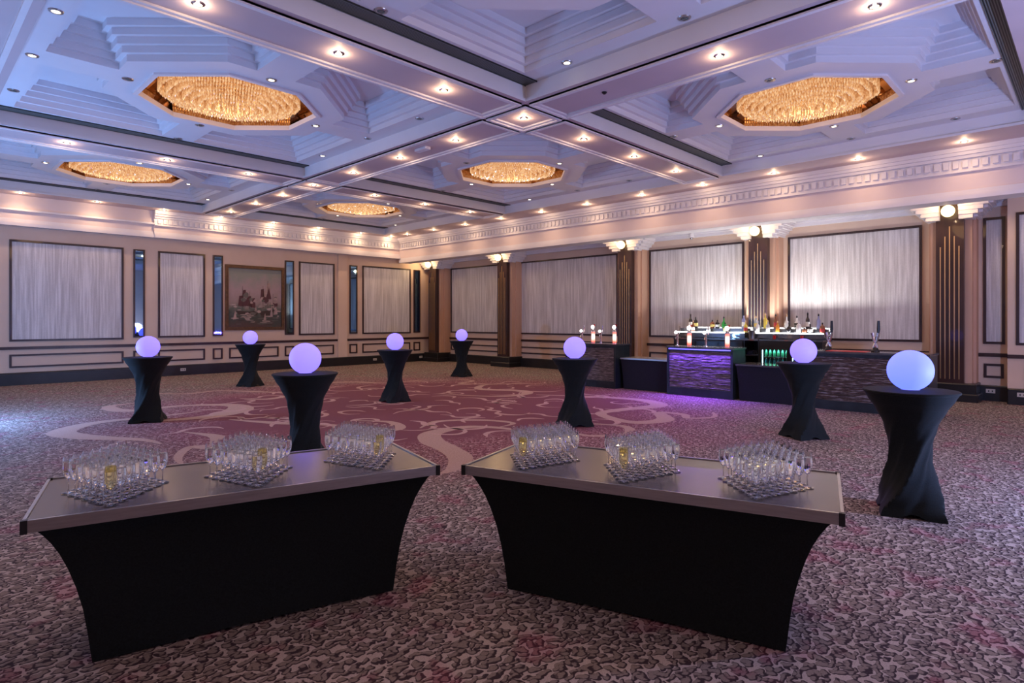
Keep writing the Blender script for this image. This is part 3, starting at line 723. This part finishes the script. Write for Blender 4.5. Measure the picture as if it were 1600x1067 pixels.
# the fourth stands on the ray of pixel 477 at depth 6.8
d_, r_ = 6.8, (477 - 800) / F * 6.8
tabs[3] = ((d_ * cos(TH) + r_ * sin(TH), d_ * sin(TH) - r_ * cos(TH)),) + tabs[3][1:]
ct = None; ob = {}
for (x, y), rz, lb, ol, kind in tabs:
    if ct is None: ct = make_cocktail((x, y, 0)); ct['label'] = lb; ct.rotation_euler = (0, 0, rz)
    else: dup(ct, (x, y, 0), rz, lb)
    R = .172
    if kind not in ob:
        o = empty('glow_orb', (x, y, 1.042), ol, 'orb lamp', 'glowing orb lamps on the cocktail tables')
        b = MB(); b.sphere((0, 0, R * .93 + .004), R, 48, -.93); b.build('globe', M['orb2' if kind else 'orb'], o, True)
        b = MB(); b.lathe([(.07, 0), (.07, .004)], 24, cap=True); b.build('base', M['trim'], o)
        ob[kind] = o
    else: dup(ob[kind], (x, y, 1.042), None, ol)
# ------------------------------------------------------------------ drinks tables
def drinks_table(A, B, label, name='drinks_table'):
    # A, B: front-left and front-right corners of the top, seen from the camera
    ux, uy = B[0] - A[0], B[1] - A[1]; L = math.hypot(ux, uy); a = math.atan2(uy, ux)
    t = empty(name, (A[0], A[1], 0), label, 'buffet table', 'black-skirted drinks tables', a); D = .86
    b = MB(); b.box(.012, L - .012, .012, D - .012, .70, .744); b.build('tabletop', M['ttop'], t)
    b = MB()
    for c in ((.01, L - .01, 0, .014), (.01, L - .01, D - .014, D), (0, .014, .01, D - .01), (L - .014, L, .01, D - .01)): b.box(c[0], c[1], c[2], c[3], .695, .75)
    b.box(.02, L - .02, .018, .021, .744, .7455)
    b.build('edge_trim', M['steel'], t)
    for x in (-.004, L - .022):
        for y in (-.004, D - .022):
            b = MB(); b.box(x, x + .026, y, y + .026, .692, .752); b.build('corner_cap', M['black'], t)
    b = MB(); rings = []
    prof = [(0, .25, .12), (.06, .242, .118), (.15, .232, .112), (.27, .215, .10), (.38, .19, .09), (.48, .16, .075), (.56, .13, .06), (.62, .10, .045), (.67, .068, .032), (.695, .045, .024)]
    n = 14
    for z, iu, iv in prof:
        x0, x1, y0, y1 = iu, L - iu, iv, D - iv; ring = []
        bul = .0
        for (p, q, cnt) in (((x0, y0), (x1, y0), n), ((x1, y0), (x1, y1), 8), ((x1, y1), (x0, y1), n), ((x0, y1), (x0, y0), 8)):
            for k in range(cnt):
                f = k / cnt; s_ = sin(pi * f); x = p[0] + (q[0] - p[0]) * f; y = p[1] + (q[1] - p[1]) * f
                ins = .03 * s_ * sin(pi * min(z / .7, 1))
                nx, ny = -(q[1] - p[1]), (q[0] - p[0]); l = math.hypot(nx, ny); x += nx / l * ins; y += ny / l * ins
                zz = z + (.012 * s_ if z == 0 else 0)
                ring.append((x, y, zz + .002))
        rings.append(ring)
    b.loft(rings); b.build('stretch_skirt', M['cloth'], t, True)
    return t
M['ttop'] = noisy('dark_steel_top', (.15, .14, .14), (.20, .185, .185), 3, .24, .8)
T1 = drinks_table((.40, 3.39), (2.33, 2.885), 'left drinks table, dark steel top and black stretch skirt, three blocks of flutes')
T2 = drinks_table((2.43, 2.79), (3.03, .84), 'right drinks table, dark steel top and black stretch skirt, beside the gap')
# ------------------------------------------------------------------ champagne flutes
def make_flute(loc):
    t = empty('champagne_flute', loc, 'x', 'champagne flute')
    b = MB(); b.lathe([(.0002, .0685), (.010, .074), (.0185, .088), (.0245, .108), (.0265, .13), (.0255, .158), (.0225, .185), (.0214, .185), (.0244, .160), (.0002, .160)], 16, cap=False); b.build('bowl', M['glass'], t, True)
    b = MB(); b.lathe([(.0048, .006), (.0032, .02), (.0030, .05), (.0045, .068)], 8, cap=True); b.build('stem', M['glass'], t, True)
    b = MB(); b.lathe([(.0325, .0005), (.0325, .002), (.018, .004), (.0048, .0075)], 16, cap=True); b.build('foot', M['glass'], t, True)
    return t
M['wine'] = mat('yellow_wine', (.98, .90, .48), .0); _b = M['wine'].node_tree.nodes['Principled BSDF']  # yellow-tinted bowl material for some front flutes
_b.inputs['Transmission Weight'].default_value = .95; _b.inputs['IOR'].default_value = 1.4
def wine_of(parent):
    for c in parent.children:
        if c.name.startswith('bowl'):
            c.data = c.data.copy(); c.data.materials[0] = M['wine']; c['label'] = 'bowl of yellow wine'
ZT = .7465
G = [  # front, left and right corner feet of each block (x, y)
 ((.74, 3.41), (.64, 3.80), (1.04, 3.68), 'left block on the left drinks table'),
 ((1.37, 3.24), (1.27, 3.63), (1.67, 3.52), 'middle block on the left drinks table'),
 ((2.03, 3.10), (1.93, 3.49), (2.33, 3.39), 'right block on the left drinks table'),
 ((2.64, 2.48), (2.88, 2.78), (3.03, 2.39), 'left block on the right drinks table'),
 ((2.81, 1.88), (3.08, 2.17), (3.21, 1.79), 'middle block on the right drinks table'),
 ((3.01, 1.23), (3.26, 1.52), (3.39, 1.12), 'right block on the right drinks table')]
fl0 = None; yellow_flutes = []
for gi, (C0, CL, CR, nm) in enumerate(G):
    short = nm
    for i in range(7):
        for j in range(7):
            x = C0[0] + (CL[0] - C0[0]) * i / 6 + (CR[0] - C0[0]) * j / 6 + random.uniform(-.0012, .0012)
            y = C0[1] + (CL[1] - C0[1]) * i / 6 + (CR[1] - C0[1]) * j / 6 + random.uniform(-.0012, .0012)
            lb = 'pale champagne flute among the rows of the ' + nm; gr = 'flutes in the ' + nm
            if (i, j) == (0, 0): lb = 'clear champagne flute at the front corner of the ' + nm
            elif (i, j) == (6, 0): lb = 'clear champagne flute at the left corner of the ' + nm
            elif (i, j) == (0, 6): lb = 'clear champagne flute at the right corner of the ' + nm
            elif (i, j) == (6, 6): lb = 'clear champagne flute at the back corner of the ' + nm
            if fl0 is None: fl0 = make_flute((x, y, ZT)); o = fl0
            else: o = dup(fl0, (x, y, ZT))
            o['label'] = lb; o['group'] = gr
            if (i, j) == (0, 0) and gi in (3, 4): pass
            if (i, j) == ((0, 1) if gi in (1, 2) else (0, 0)) and gi < 5: yellow_flutes.append(o)
for o in yellow_flutes:
    wine_of(o); o['label'] = 'champagne flute showing yellow wine, front of the ' + o['group'].replace('flutes in the ', '')
# ------------------------------------------------------------------ bar units
def slate(name, c1, c2):
    m = mat(name, c1, .35, spec=.6); t = NT(m); v = t.coords((1, 1.2, 26)); n = t.noise(v, 2.2, 3, .6); n2 = t.noise(t.coords((1, 6, 30)), 1.4, 2)
    f = t.math('ADD', t.math('MULTIPLY', n.outputs[0], .6), t.math('MULTIPLY', n2.outputs[0], .4))
    t.l(t.ramp(f, [(.40, c1), (.52, c2), (.64, (.34, .30, .33))]), t.b.inputs['Base Color']); t.bump(f, .9, .03); return m
M['slate'] = slate('split_slate', (.03, .025, .03), (.14, .11, .12))
M['slate2'] = slate('brown_split_slate', (.03, .018, .018), (.08, .04, .038))
M['barframe'] = noisy('dark_teal_metal', (.03, .04, .05), (.045, .06, .075), 4, .3, .6)
M['bartop'] = noisy('bar_top', (.05, .05, .055), (.08, .08, .085), 6, .2, coat=.5)
def bar_unit(x, y0, y1, label, group, slm='slate', depth=.6, led=None):
    # x: front plane, faces -X
    t = empty('bar_unit', (x, y0, 0), label, 'bar counter', group); L = y1 - y0
    b = MB(); b.box(.03, depth, .01, L - .01, .02, 1.03); b.build('body', M['black'], t)
    b = MB(); b.box(-.02, depth + .02, -.02, L + .02, 1.03, 1.065); b.build('bar_top', M['bartop'], t)
    b = MB(); b.box(0, .05, 0, .05, 0, 1.03); b.box(0, .05, L - .05, L, 0, 1.03); b.box(0, .05, .05, L - .05, .97, 1.03); b.box(0, .05, .05, L - .05, 0, .17)
    b.box(.05, depth, 0, .012, 0, 1.03); b.build('frame', M['barframe'], t)
    b = MB(); r0 = random.Random(int(y0 * 100)); z = .17
    while z < .965:
        h = min(r0.uniform(.014, .03), .97 - z); y = .05
        while y < L - .05:
            w = min(r0.uniform(.15, .45), L - .05 - y); b.box(.03 - r0.uniform(0, .018), .035, y, y + w - .002, z, z + h - .002); y += w
        z += h
    b.build('slate_panel', M[slm], t)
    if led:
        b = MB(); b.box(-.012, 0, .05, L - .05, 1.0, 1.02); b.build('led_strip', emis('led_blue', (.12, .10, 1), 3), t)
        light('led_lamp', 'AREA', (-.05, L / 2, .99), led, 70, .03, (0, radians(48), 0), t, size_y=L - .15)
    return t
BG = 'slate-fronted bar units'
bar_unit(12.08, 8.32, 9.85, 'farthest slate-fronted bar unit, partly behind a cocktail table', BG)
bar_unit(12.05, 5.42, 6.93, 'slate-fronted bar unit with blue LED glow under its top', BG, led=(.22, .08, 1))
t = bar_unit(12.02, 2.06, 4.0, 'long brown slate counter with two tall chrome fonts and painted red light on top', BG, 'slate2', .75)
def cloth_table(x, y0, y1, label, topmat):
    t = empty('trestle_table', (x, y0, 0), label, 'table', 'low cloth-covered tables between the bar units'); L = y1 - y0
    b = MB(); b.box(-.02, .64, 0, L, .71, .745); b.build('tabletop', topmat, t)
    b = MB(); b.loft([[(o, o2, z), (.62 - o, o2, z), (.62 - o, L - o2, z), (o, L - o2, z)] for z, o, o2 in ((.003, .06, .05), (.3, .045, .04), (.55, .02, .02), (.715, 0, .005))]); b.build('cloth_skirt', M['navycloth'], t)
cloth_table(12.2, 6.99, 8.26, 'low dark-clothed table with a pale steel edge, between the two slate bar units', M['steel'])
cloth_table(12.06, 4.08, 5.36, 'low dark-clothed table with a black top, in front of the lit fridge', M['bartop'])
# beer taps on the units
M['redglow'] = None
def redglow():
    m = mat('lit_tap_tube', (.8, .3, .25), .3); t = NT(m); c = t.n('ShaderNodeTexCoord'); s_ = t.n('ShaderNodeSeparateXYZ'); t.l(c.outputs['Object'], s_.inputs[0])
    r = t.ramp(s_.outputs[2], [(.04, (1, .08, .04)), (.10, (1, .5, .4)), (.15, (1, .8, .72)), (.21, (1, .5, .42)), (.25, (1, .12, .08))])
    t.l(r, t.b.inputs['Emission Color']); t.b.inputs['Emission Strength'].default_value = 2.0; return m
M['redglow'] = redglow()
M['badge'] = emis('lit_badge', (1, .92, .9), 3)
M['redplastic'] = mat('red_plastic', (.6, .02, .02), .3)
def tap_tube(loc, label):
    t = empty('lit_beer_font', loc, label, 'beer font', 'lit red beer fonts')
    b = MB(); b.lathe([(.06, 0), (.06, .012), (.045, .02)], 20, cap=True); b.build('base', M['chrome'], t, True)
    b = MB(); b.lathe([(.045, .02), (.045, .28)], 20, cap=True); b.build('lit_tube', M['redglow'], t, True)
    b = MB(); b.lathe([(.047, .28), (.047, .30), (.03, .34), (.012, .36)], 20, cap=True); b.tube([(0, 0, .32), (-.07, 0, .32), (-.09, 0, .27)], .01); b.build('tap_head', M['chrome'], t, True)
    b = MB(); b.lathe([(.048, -.008), (.048, .008)], 20, cap=True); o = b.build('badge', M['badge'], t); o.location = (-.02, 0, .40); o.rotation_euler = (0, pi / 2, 0)
    b = MB(); b.tube([(0, 0, .34), (.01, -.03, .42), (.01, -.04, .47)], [.008, .012, .014]); b.build('handle', M['redplastic'], t, True)
def tap_small(loc, label):
    t = empty('chrome_beer_font', loc, label, 'beer font', 'chrome beer fonts with white ball badges')
    b = MB(); b.lathe([(.05, 0), (.05, .012), (.022, .02)], 16, cap=True); b.lathe([(.02, .02), (.02, .26), (.024, .27)], 14, cap=True); b.tube([(0, 0, .2), (-.06, 0, .2), (-.07, 0, .15)], .009); b.build('column', M['chrome'], t, True)
    b = MB(); b.sphere((-.01, .03, .30), .038, 16); b.build('ball_badge', M['badge'], t, True)
    b = MB(); b.tube([(0, -.05, .26), (0, -.06, .36), (0, -.06, .44)], [.008, .01, .012]); b.build('handle', M['chrome'], t, True)
ZC = 1.066
for px, lb in ((6.6, 'lit red beer font left of centre on the bar unit with blue glow'), (5.72, 'lit red beer font at the right end of the bar unit with blue glow')):
    tap_tube((12.45, px, ZC), lb)
for y, lb in ((6.93 - .12, 'white-balled chrome font at the left end of the bar unit with blue glow'), (6.13, 'white-balled chrome font between the lit red fonts of the blue-glow bar unit')): tap_small((12.3, y, ZC), lb)
for y, lb in ((9.25, 'lit red beer font left on the farthest bar unit'), (8.6, 'lit red beer font at the right end of the farthest bar unit')): tap_tube((12.45, y, ZC), lb)
for y, lb in ((9.48, 'white-balled chrome font at the left end of the farthest bar unit'), (8.9, 'white-balled chrome font between the red fonts of the farthest bar unit')): tap_small((12.3, y, ZC), lb)
for y, lb in ((3.72, 'tall chrome beer font with black handle, nearest the bottle shelf'), (2.94, 'tall chrome beer font with black handle, nearest the column')):
    t = empty('tall_beer_font', (12.45, y, ZC), lb, 'beer font', 'tall chrome fonts on the long counter')
    b = MB(); b.lathe([(.07, 0), (.07, .02), (.045, .05), (.04, .08)], 20, cap=True); b.build('base', M['black'], t, True)
    for s in (-1, 1):
        b = MB(); b.tube([(0, -s * .03, .07), (0, -s * .006, .14), (0, s * .028, .24), (0, s * .045, .34)], [.03, .026, .026, .032], 10); b.build('chrome_limb', M['chrome'], t, True)
    b = MB(); b.tube([(0, 0, .18), (-.03, 0, .28), (-.07, 0, .27), (-.08, 0, .22)], [.02, .02, .014, .01]); b.build('spout', M['chrome'], t, True)
    b = MB(); b.tube([(0, -.045, .30), (0, -.05, .40), (0, -.05, .56)], [.016, .028, .022]); b.build('handle', M['black'], t, True)
t = MB(); t.bbox(-.16, .16, -.33, .33, 0, .008, .003)  # red slab stands in for red light on the counter top
o = t.build('red_light_patch', emis('painted_red_light', (.5, .03, .03), .5), loc=(12.3, 3.35, ZC)); M['x'] = None
o.data.materials[0].node_tree.nodes['Principled BSDF'].inputs['Emission Strength'].default_value = 0
o.data.materials[0].node_tree.nodes['Principled BSDF'].inputs['Base Color'].default_value = (.7, .03, .03, 1)
tag(o, 'painted patch of red light on the long counter between the two tall chrome fonts', 'painted light')
# ------------------------------------------------------------------ back bar with bottles and fridges
BB = 14.15
t = empty('back_bar', (BB, 6.12, 0), 'dark back-bar cabinet behind the bar unit with blue glow', 'cabinet'); L = 1.82
b = MB(); b.box(0, .6, 0, L, 0, 1.16); b.build('body', M['black'], t); b = MB(); b.box(-.02, .62, -.01, L, 1.16, 1.20); b.build('worktop', M['bartop'], t)
for k in range(3):
    b = MB(); b.box(-.014, 0, k * L / 3 + .01, (k + 1) * L / 3 - .01, .1, 1.12); o = b.build('door', M['barframe'], t)
    b = MB(); b.box(-.03, -.014, k * L / 3 + .05, k * L / 3 + .065, .7, .9); b.build('handle', M['chrome'], o)
t = empty('glass_shelf_unit', (BB, 5.74, 0), 'open shelf unit holding small glasses, between the cabinet and the fridge', 'shelf unit')
b = MB(); b.box(0, .6, 0, .02, 0, 1.16); b.box(0, .6, .34, .36, 0, 1.16); b.box(.58, .6, .02, .34, 0, 1.16)
for z in (.1, .45, .80): b.box(0, .58, .02, .34, z, z + .02)
b.build('carcass', M['barframe'], t); b = MB(); b.box(-.02, .62, 0, .37, 1.16, 1.2); b.build('worktop', M['bartop'], t)
tb = None
for i in range(2):
    for k in range(4):
        loc = (BB + .08 + .09 * i, 5.80 + k * .075, .82)
        if tb is None:
            tb = empty('tumbler', loc, 'small clear tumbler on the open shelf left of the fridge', 'glass', 'tumblers on the open shelf')
            b = MB(); b.lathe([(.03, 0), (.034, .1), (.031, .1), (.028, .006)], 12, cap=True); b.build('cup', M['glass'], tb, True)
        else: dup(tb, loc)
t = empty('drinks_fridge', (BB, 4.36, 0), 'double glass-door drinks fridge lit teal inside, below the bottle shelf', 'fridge'); L = 1.37
b = MB(); b.box(0, .6, 0, .04, 0, 1.16); b.box(0, .6, L - .04, L, 0, 1.16); b.box(0, .6, .04, L - .04, 1.0, 1.16); b.box(0, .6, .04, L - .04, 0, .15); b.box(.56, .6, .04, L - .04, .15, 1.0); b.box(0, .56, L / 2 - .03, L / 2 + .03, .15, 1.0)
b.build('cabinet', M['black'], t); b = MB(); b.box(-.02, .62, -.02, L, 1.16, 1.2); b.build('worktop', M['bartop'], t)
for z in (.15, .36, .57, .78):
    b = MB(); b.box(.04, .55, .04, L / 2 - .03, z, z + .01); b.box(.04, .55, L / 2 + .03, L - .04, z, z + .01); b.build('shelf', M['steel'], t)
for y in (.04, L / 2 + .03):
    b = MB(); w = L / 2 - .07; b.box(-.02, 0, y, y + .03, .15, 1.0); b.box(-.02, 0, y + w - .03, y + w, .15, 1.0); b.box(-.02, 0, y + .03, y + w - .03, .15, .19); b.box(-.02, 0, y + .03, y + w - .03, .96, 1.0); o = b.build('door', M['black'], t)
    b = MB(); b.face([(-.01, y + .03, .19), (-.01, y + w - .03, .19), (-.01, y + w - .03, .96), (-.01, y + .03, .96)]); b.build('pane', M['pane'], o)
    b = MB(); b.box(.03, .05, y + .01, y + .025, .2, .95); b.box(.03, .05, y + w - .025, y + w - .01, .2, .95); b.build('light_tube', emis('fridge_light', (.55, .9, 1), 7), t)
    light('fridge_lamp', 'AREA', (.06, y + w / 2, .95), (.5, .85, 1), 3, .1, (0, radians(-20), 0), t, size_y=w - .1)
cols = [((.03, .22, .10), 'green'), ((.02, .16, .2), 'teal'), ((.35, .38, .4), 'silver')]
cans = []
for r, (c, nm) in enumerate(cols):
    base = None; m = mat('can_' + nm, c, .25, .5)
    for s in (0, 1):
        for k in range(6):
            loc = (BB + .11, 4.36 + .10 + s * (L / 2 - .0) + k * .093, (.79, .58, .37)[r])
            if base is None:
                base = empty('bottle_in_fridge', loc, '%s-labelled small bottle on the %s fridge shelf' % (nm, ('top', 'middle', 'lower')[r]), 'bottle', '%s shelf of bottles in the fridge' % ('top', 'middle', 'lower')[r])
                b = MB(); b.lathe([(.03, 0), (.032, .01), (.032, .11), (.014, .15), (.013, .17)], 14, cap=True); b.build('body', m, base, True)
                b = MB(); b.lathe([(.014, .17), (.014, .18)], 10, cap=True); b.build('cap', M['gold'], base)
            else: dup(base, loc)
# lit two-step bottle display
def display(y0, y1, label):
    t = empty('bottle_display', (BB + .1, y0, 1.2), label, 'bottle shelf', 'lit bottle shelves on the back bar'); L = y1 - y0
    b = MB(); b.box(0, .18, 0, L, .02, .135); b.build('lower_step', M['bartop'], t); b = MB(); b.box(.18, .34, 0, L, 0, .235); b.build('upper_step', M['bartop'], t)
    b = MB(); b.box(-.006, .0, 0, L, .125, .150); b.build('lit_edge', emis('led_white', (.95, .97, 1), 5), t)
    b = MB(); b.box(0, .175, .02, L - .02, .135, .139); b.build('lit_surface', emis('lit_acrylic', (.12, .13, .14), 1), t)
    b = MB(); b.box(.50, .515, 0, L, 0, .275); b.build('added_cutoff_lip', M['black'], t)  # added strip that shapes the lower edge of the wall glow
    light('shelf_lamp', 'AREA', (.385, L / 2, .21), (1, .97, .93), 36, .03, (0, radians(180 + 30), 0), t, size_y=L - .1)
    light('bottle_lamp', 'AREA', (.03, L / 2, .155), (.9, .95, 1), 2.5, .02, (0, radians(180 + 20), 0), t, size_y=L - .1)
    return t
display(6.12, 7.9, 'lit two-step bottle shelf on the cabinet, left part of the back bar')
display(4.36, 5.98, 'lit two-step bottle shelf above the fridge')
def bottle(loc, label, body, cap, lab=None, h=.3, r=.037, shape='tall', glass=False):
    t = empty('spirit_bottle', loc, label, 'bottle', 'bottles on the back bar')
    pr = {'tall': [(r, 0), (r * 1.02, .01), (r, h * .6), (r * .75, h * .68), (r * .38, h * .76), (r * .34, h * .93)],
          'squat': [(r * 1.2, 0), (r * 1.25, .01), (r * 1.2, h * .6), (r * .9, h * .72), (r * .4, h * .78), (r * .38, h * .88)],
          'round': [(r * .7, 0), (r * 1.2, h * .12), (r * 1.35, h * .3), (r * 1.05, h * .5), (r * .4, h * .64), (r * .33, h * .9)]}[shape]
    b = MB(); b.lathe(pr, 16, cap=True); b.build('body', body, t, True)
    b = MB(); zt = pr[-1][1]; b.lathe([(r * .4, zt - .005), (r * .42, zt + h * .09), (r * .2, zt + h * .12)], 12, cap=True); b.tube([(0, 0, zt + h * .1), (0, .004, zt + h * .18)], .005, 6); b.build('cap', cap, t, True)
    if lab:
        rr_ = {'tall': 1.03, 'squat': 1.24, 'round': 1.34}[shape] * r
        b = MB(); b.lathe([(rr_, h * .16), (rr_, h * .46)], 16); b.build('label', lab, t, True)
bm = lambda n, c, r=.12: mat(n, c, r, spec=.7, coat=.4)
green, amber, clear, dark, white, blue_, yell, brown = bm('green_glass', (.02, .35, .05)), bm('amber_drink', (.75, .30, .03)), bm('pale_glass', (.55, .6, .65)), bm('dark_glass', (.02, .018, .02)), bm('white_ceramic', (.85, .85, .82), .3), bm('bluish_glass', (.3, .33, .6)), bm('yellow_drink', (.8, .65, .1)), bm('brown_drink', (.25, .08, .03))
wl = mat('white_label', (.85, .83, .78), .6); kl = mat('black_label', (.03, .03, .03), .5); yl = mat('yellow_label', (.85, .7, .2), .5); rl = mat('red_label', (.5, .04, .04), .5)
def at_x(px, X):  # y on the plane X seen at pixel column px
    r = (px - 800) / F; dx = r * sin(TH) + cos(TH); dy = -r * cos(TH) + sin(TH); return dy * X / dx
UP, LO = (BB + .36, 1.436), (BB + .19, 1.34)
lst = [  # pixel column, row, body, cap, label, h, shape, text
 (1079, 0, dark, M['black'], wl, .33, 'tall', 'dark bottle at the left end of the upper shelf'),
 (1083, 1, brown, M['gold'], wl, .26, 'tall', 'brown bottle with a pourer at the left end of the lower shelf'),
 (1087, 0, dark, kl, yl, .27, 'squat', 'brown-black bottle with gold label left of the first lit red font'),
 (1113, 0, brown, M['black'], yl, .20, 'squat', 'squat bottle with a yellow label between the two lit red fonts'),
 (1121, 0, dark, M['black'], wl, .2, 'squat', 'short dark bottle right of the squat yellow-labelled one'),
 (1131, 0, green, M['black'], None, .27, 'round', 'round bright green bottle on the shelf'),
 (1133, 1, green, M['black'], yl, .22, 'tall', 'green bottle on the lower step, in front of the round green one'),
 (1107, 1, clear, M['trim'], wl, .12, 'squat', 'short clear jar on the lower step near the first lit red font'),
 (1162, 0, blue_, M['black'], wl, .33, 'tall', 'bluish bottle in front of the column edge'),
 (1165, 1, yell, M['gold'], rl, .26, 'tall', 'yellow bottle with a red label, left of the ice bucket'),
 (1181, 0, clear, M['gold'], yl, .27, 'tall', 'clear bottle with a yellow label behind the ice bucket'),
 (1184, 1, white, M['trim'], None, .26, 'tall', 'white bottle just right of the ice bucket'),
 (1196, 0, yell, M['gold'], None, .33, 'tall', 'yellow bottle with a tall neck in front of the column'),
 (1200, 1, clear, M['gold'], wl, .27, 'tall', 'clear bottle with a large white label and gold cap'),
 (1212, 0, brown, M['black'], rl, .31, 'tall', 'reddish brown bottle behind the amber one'),
 (1215, 1, amber, M['gold'], None, .25, 'tall', 'amber orange bottle on the lower step'),
 (1229, 0, white, M['gold'], None, .31, 'round', 'tall white bottle shaped like a skittle'),
 (1233, 1, dark, M['black'], None, .24, 'round', 'black round-bodied bottle in front of the white skittle bottle'),
 (1245, 0, white, M['black'], kl, .28, 'round', 'white bottle with a black cap'),
 (1248, 1, white, M['trim'], None, .27, 'squat', 'broad white bottle on the lower step above the orb'),
 (1257, 1, brown, M['black'], None, .12, 'squat', 'very short copper brown bottle on the lower step'),
 (1262, 0, dark, M['black'], wl, .34, 'tall', 'tall dark bottle with a white label'),
 (1266, 1, dark, M['black'], wl, .2, 'round', 'small round dark bottle with a white label'),
 (1279, 0, blue_, M['black'], None, .31, 'tall', 'slim violet-clear bottle near the right end of the shelf'),
 (1285, 1, brown, M['black'], rl, .23, 'squat', 'squat brown bottle at the right end of the lower step')]
for px, row, bd, cp, la, h, sh, tx in lst:
    X, z = (LO if row else UP)
    bottle((X, at_x(px, X), z), tx, bd, cp, la, h * 1.04, .043, sh)
t = empty('ice_bucket', (BB + .005, at_x(1175, BB + .005), 1.2), 'brushed steel ice bucket between the two lit bottle shelves', 'ice bucket')
b = MB(); b.lathe([(.065, 0), (.08, .18), (.084, .19), (.077, .19), (.06, .02)], 24, cap=True); b.build('bucket', M['steel'], t, True)
for s in (-1, 1):
    b = MB(); b.tube([(0, s * .077, .16), (0, s * .10, .15), (0, s * .072, .12)], .006, 6); b.build('handle', M['chrome'], t, True)
for px, lb in ((1210, 'small red plastic cup under the shelf, left one'), (1253, 'small red plastic cup under the shelf, right above the orb')):
    t = empty('red_cup', (BB + .03, at_x(px, BB + .03), 1.2), lb, 'cup', 'red cups on the back bar')
    b = MB(); b.lathe([(.026, 0), (.034, .09), (.031, .09), (.024, .005)], 14, cap=True); b.build('cup', M['redplastic'], t, True)
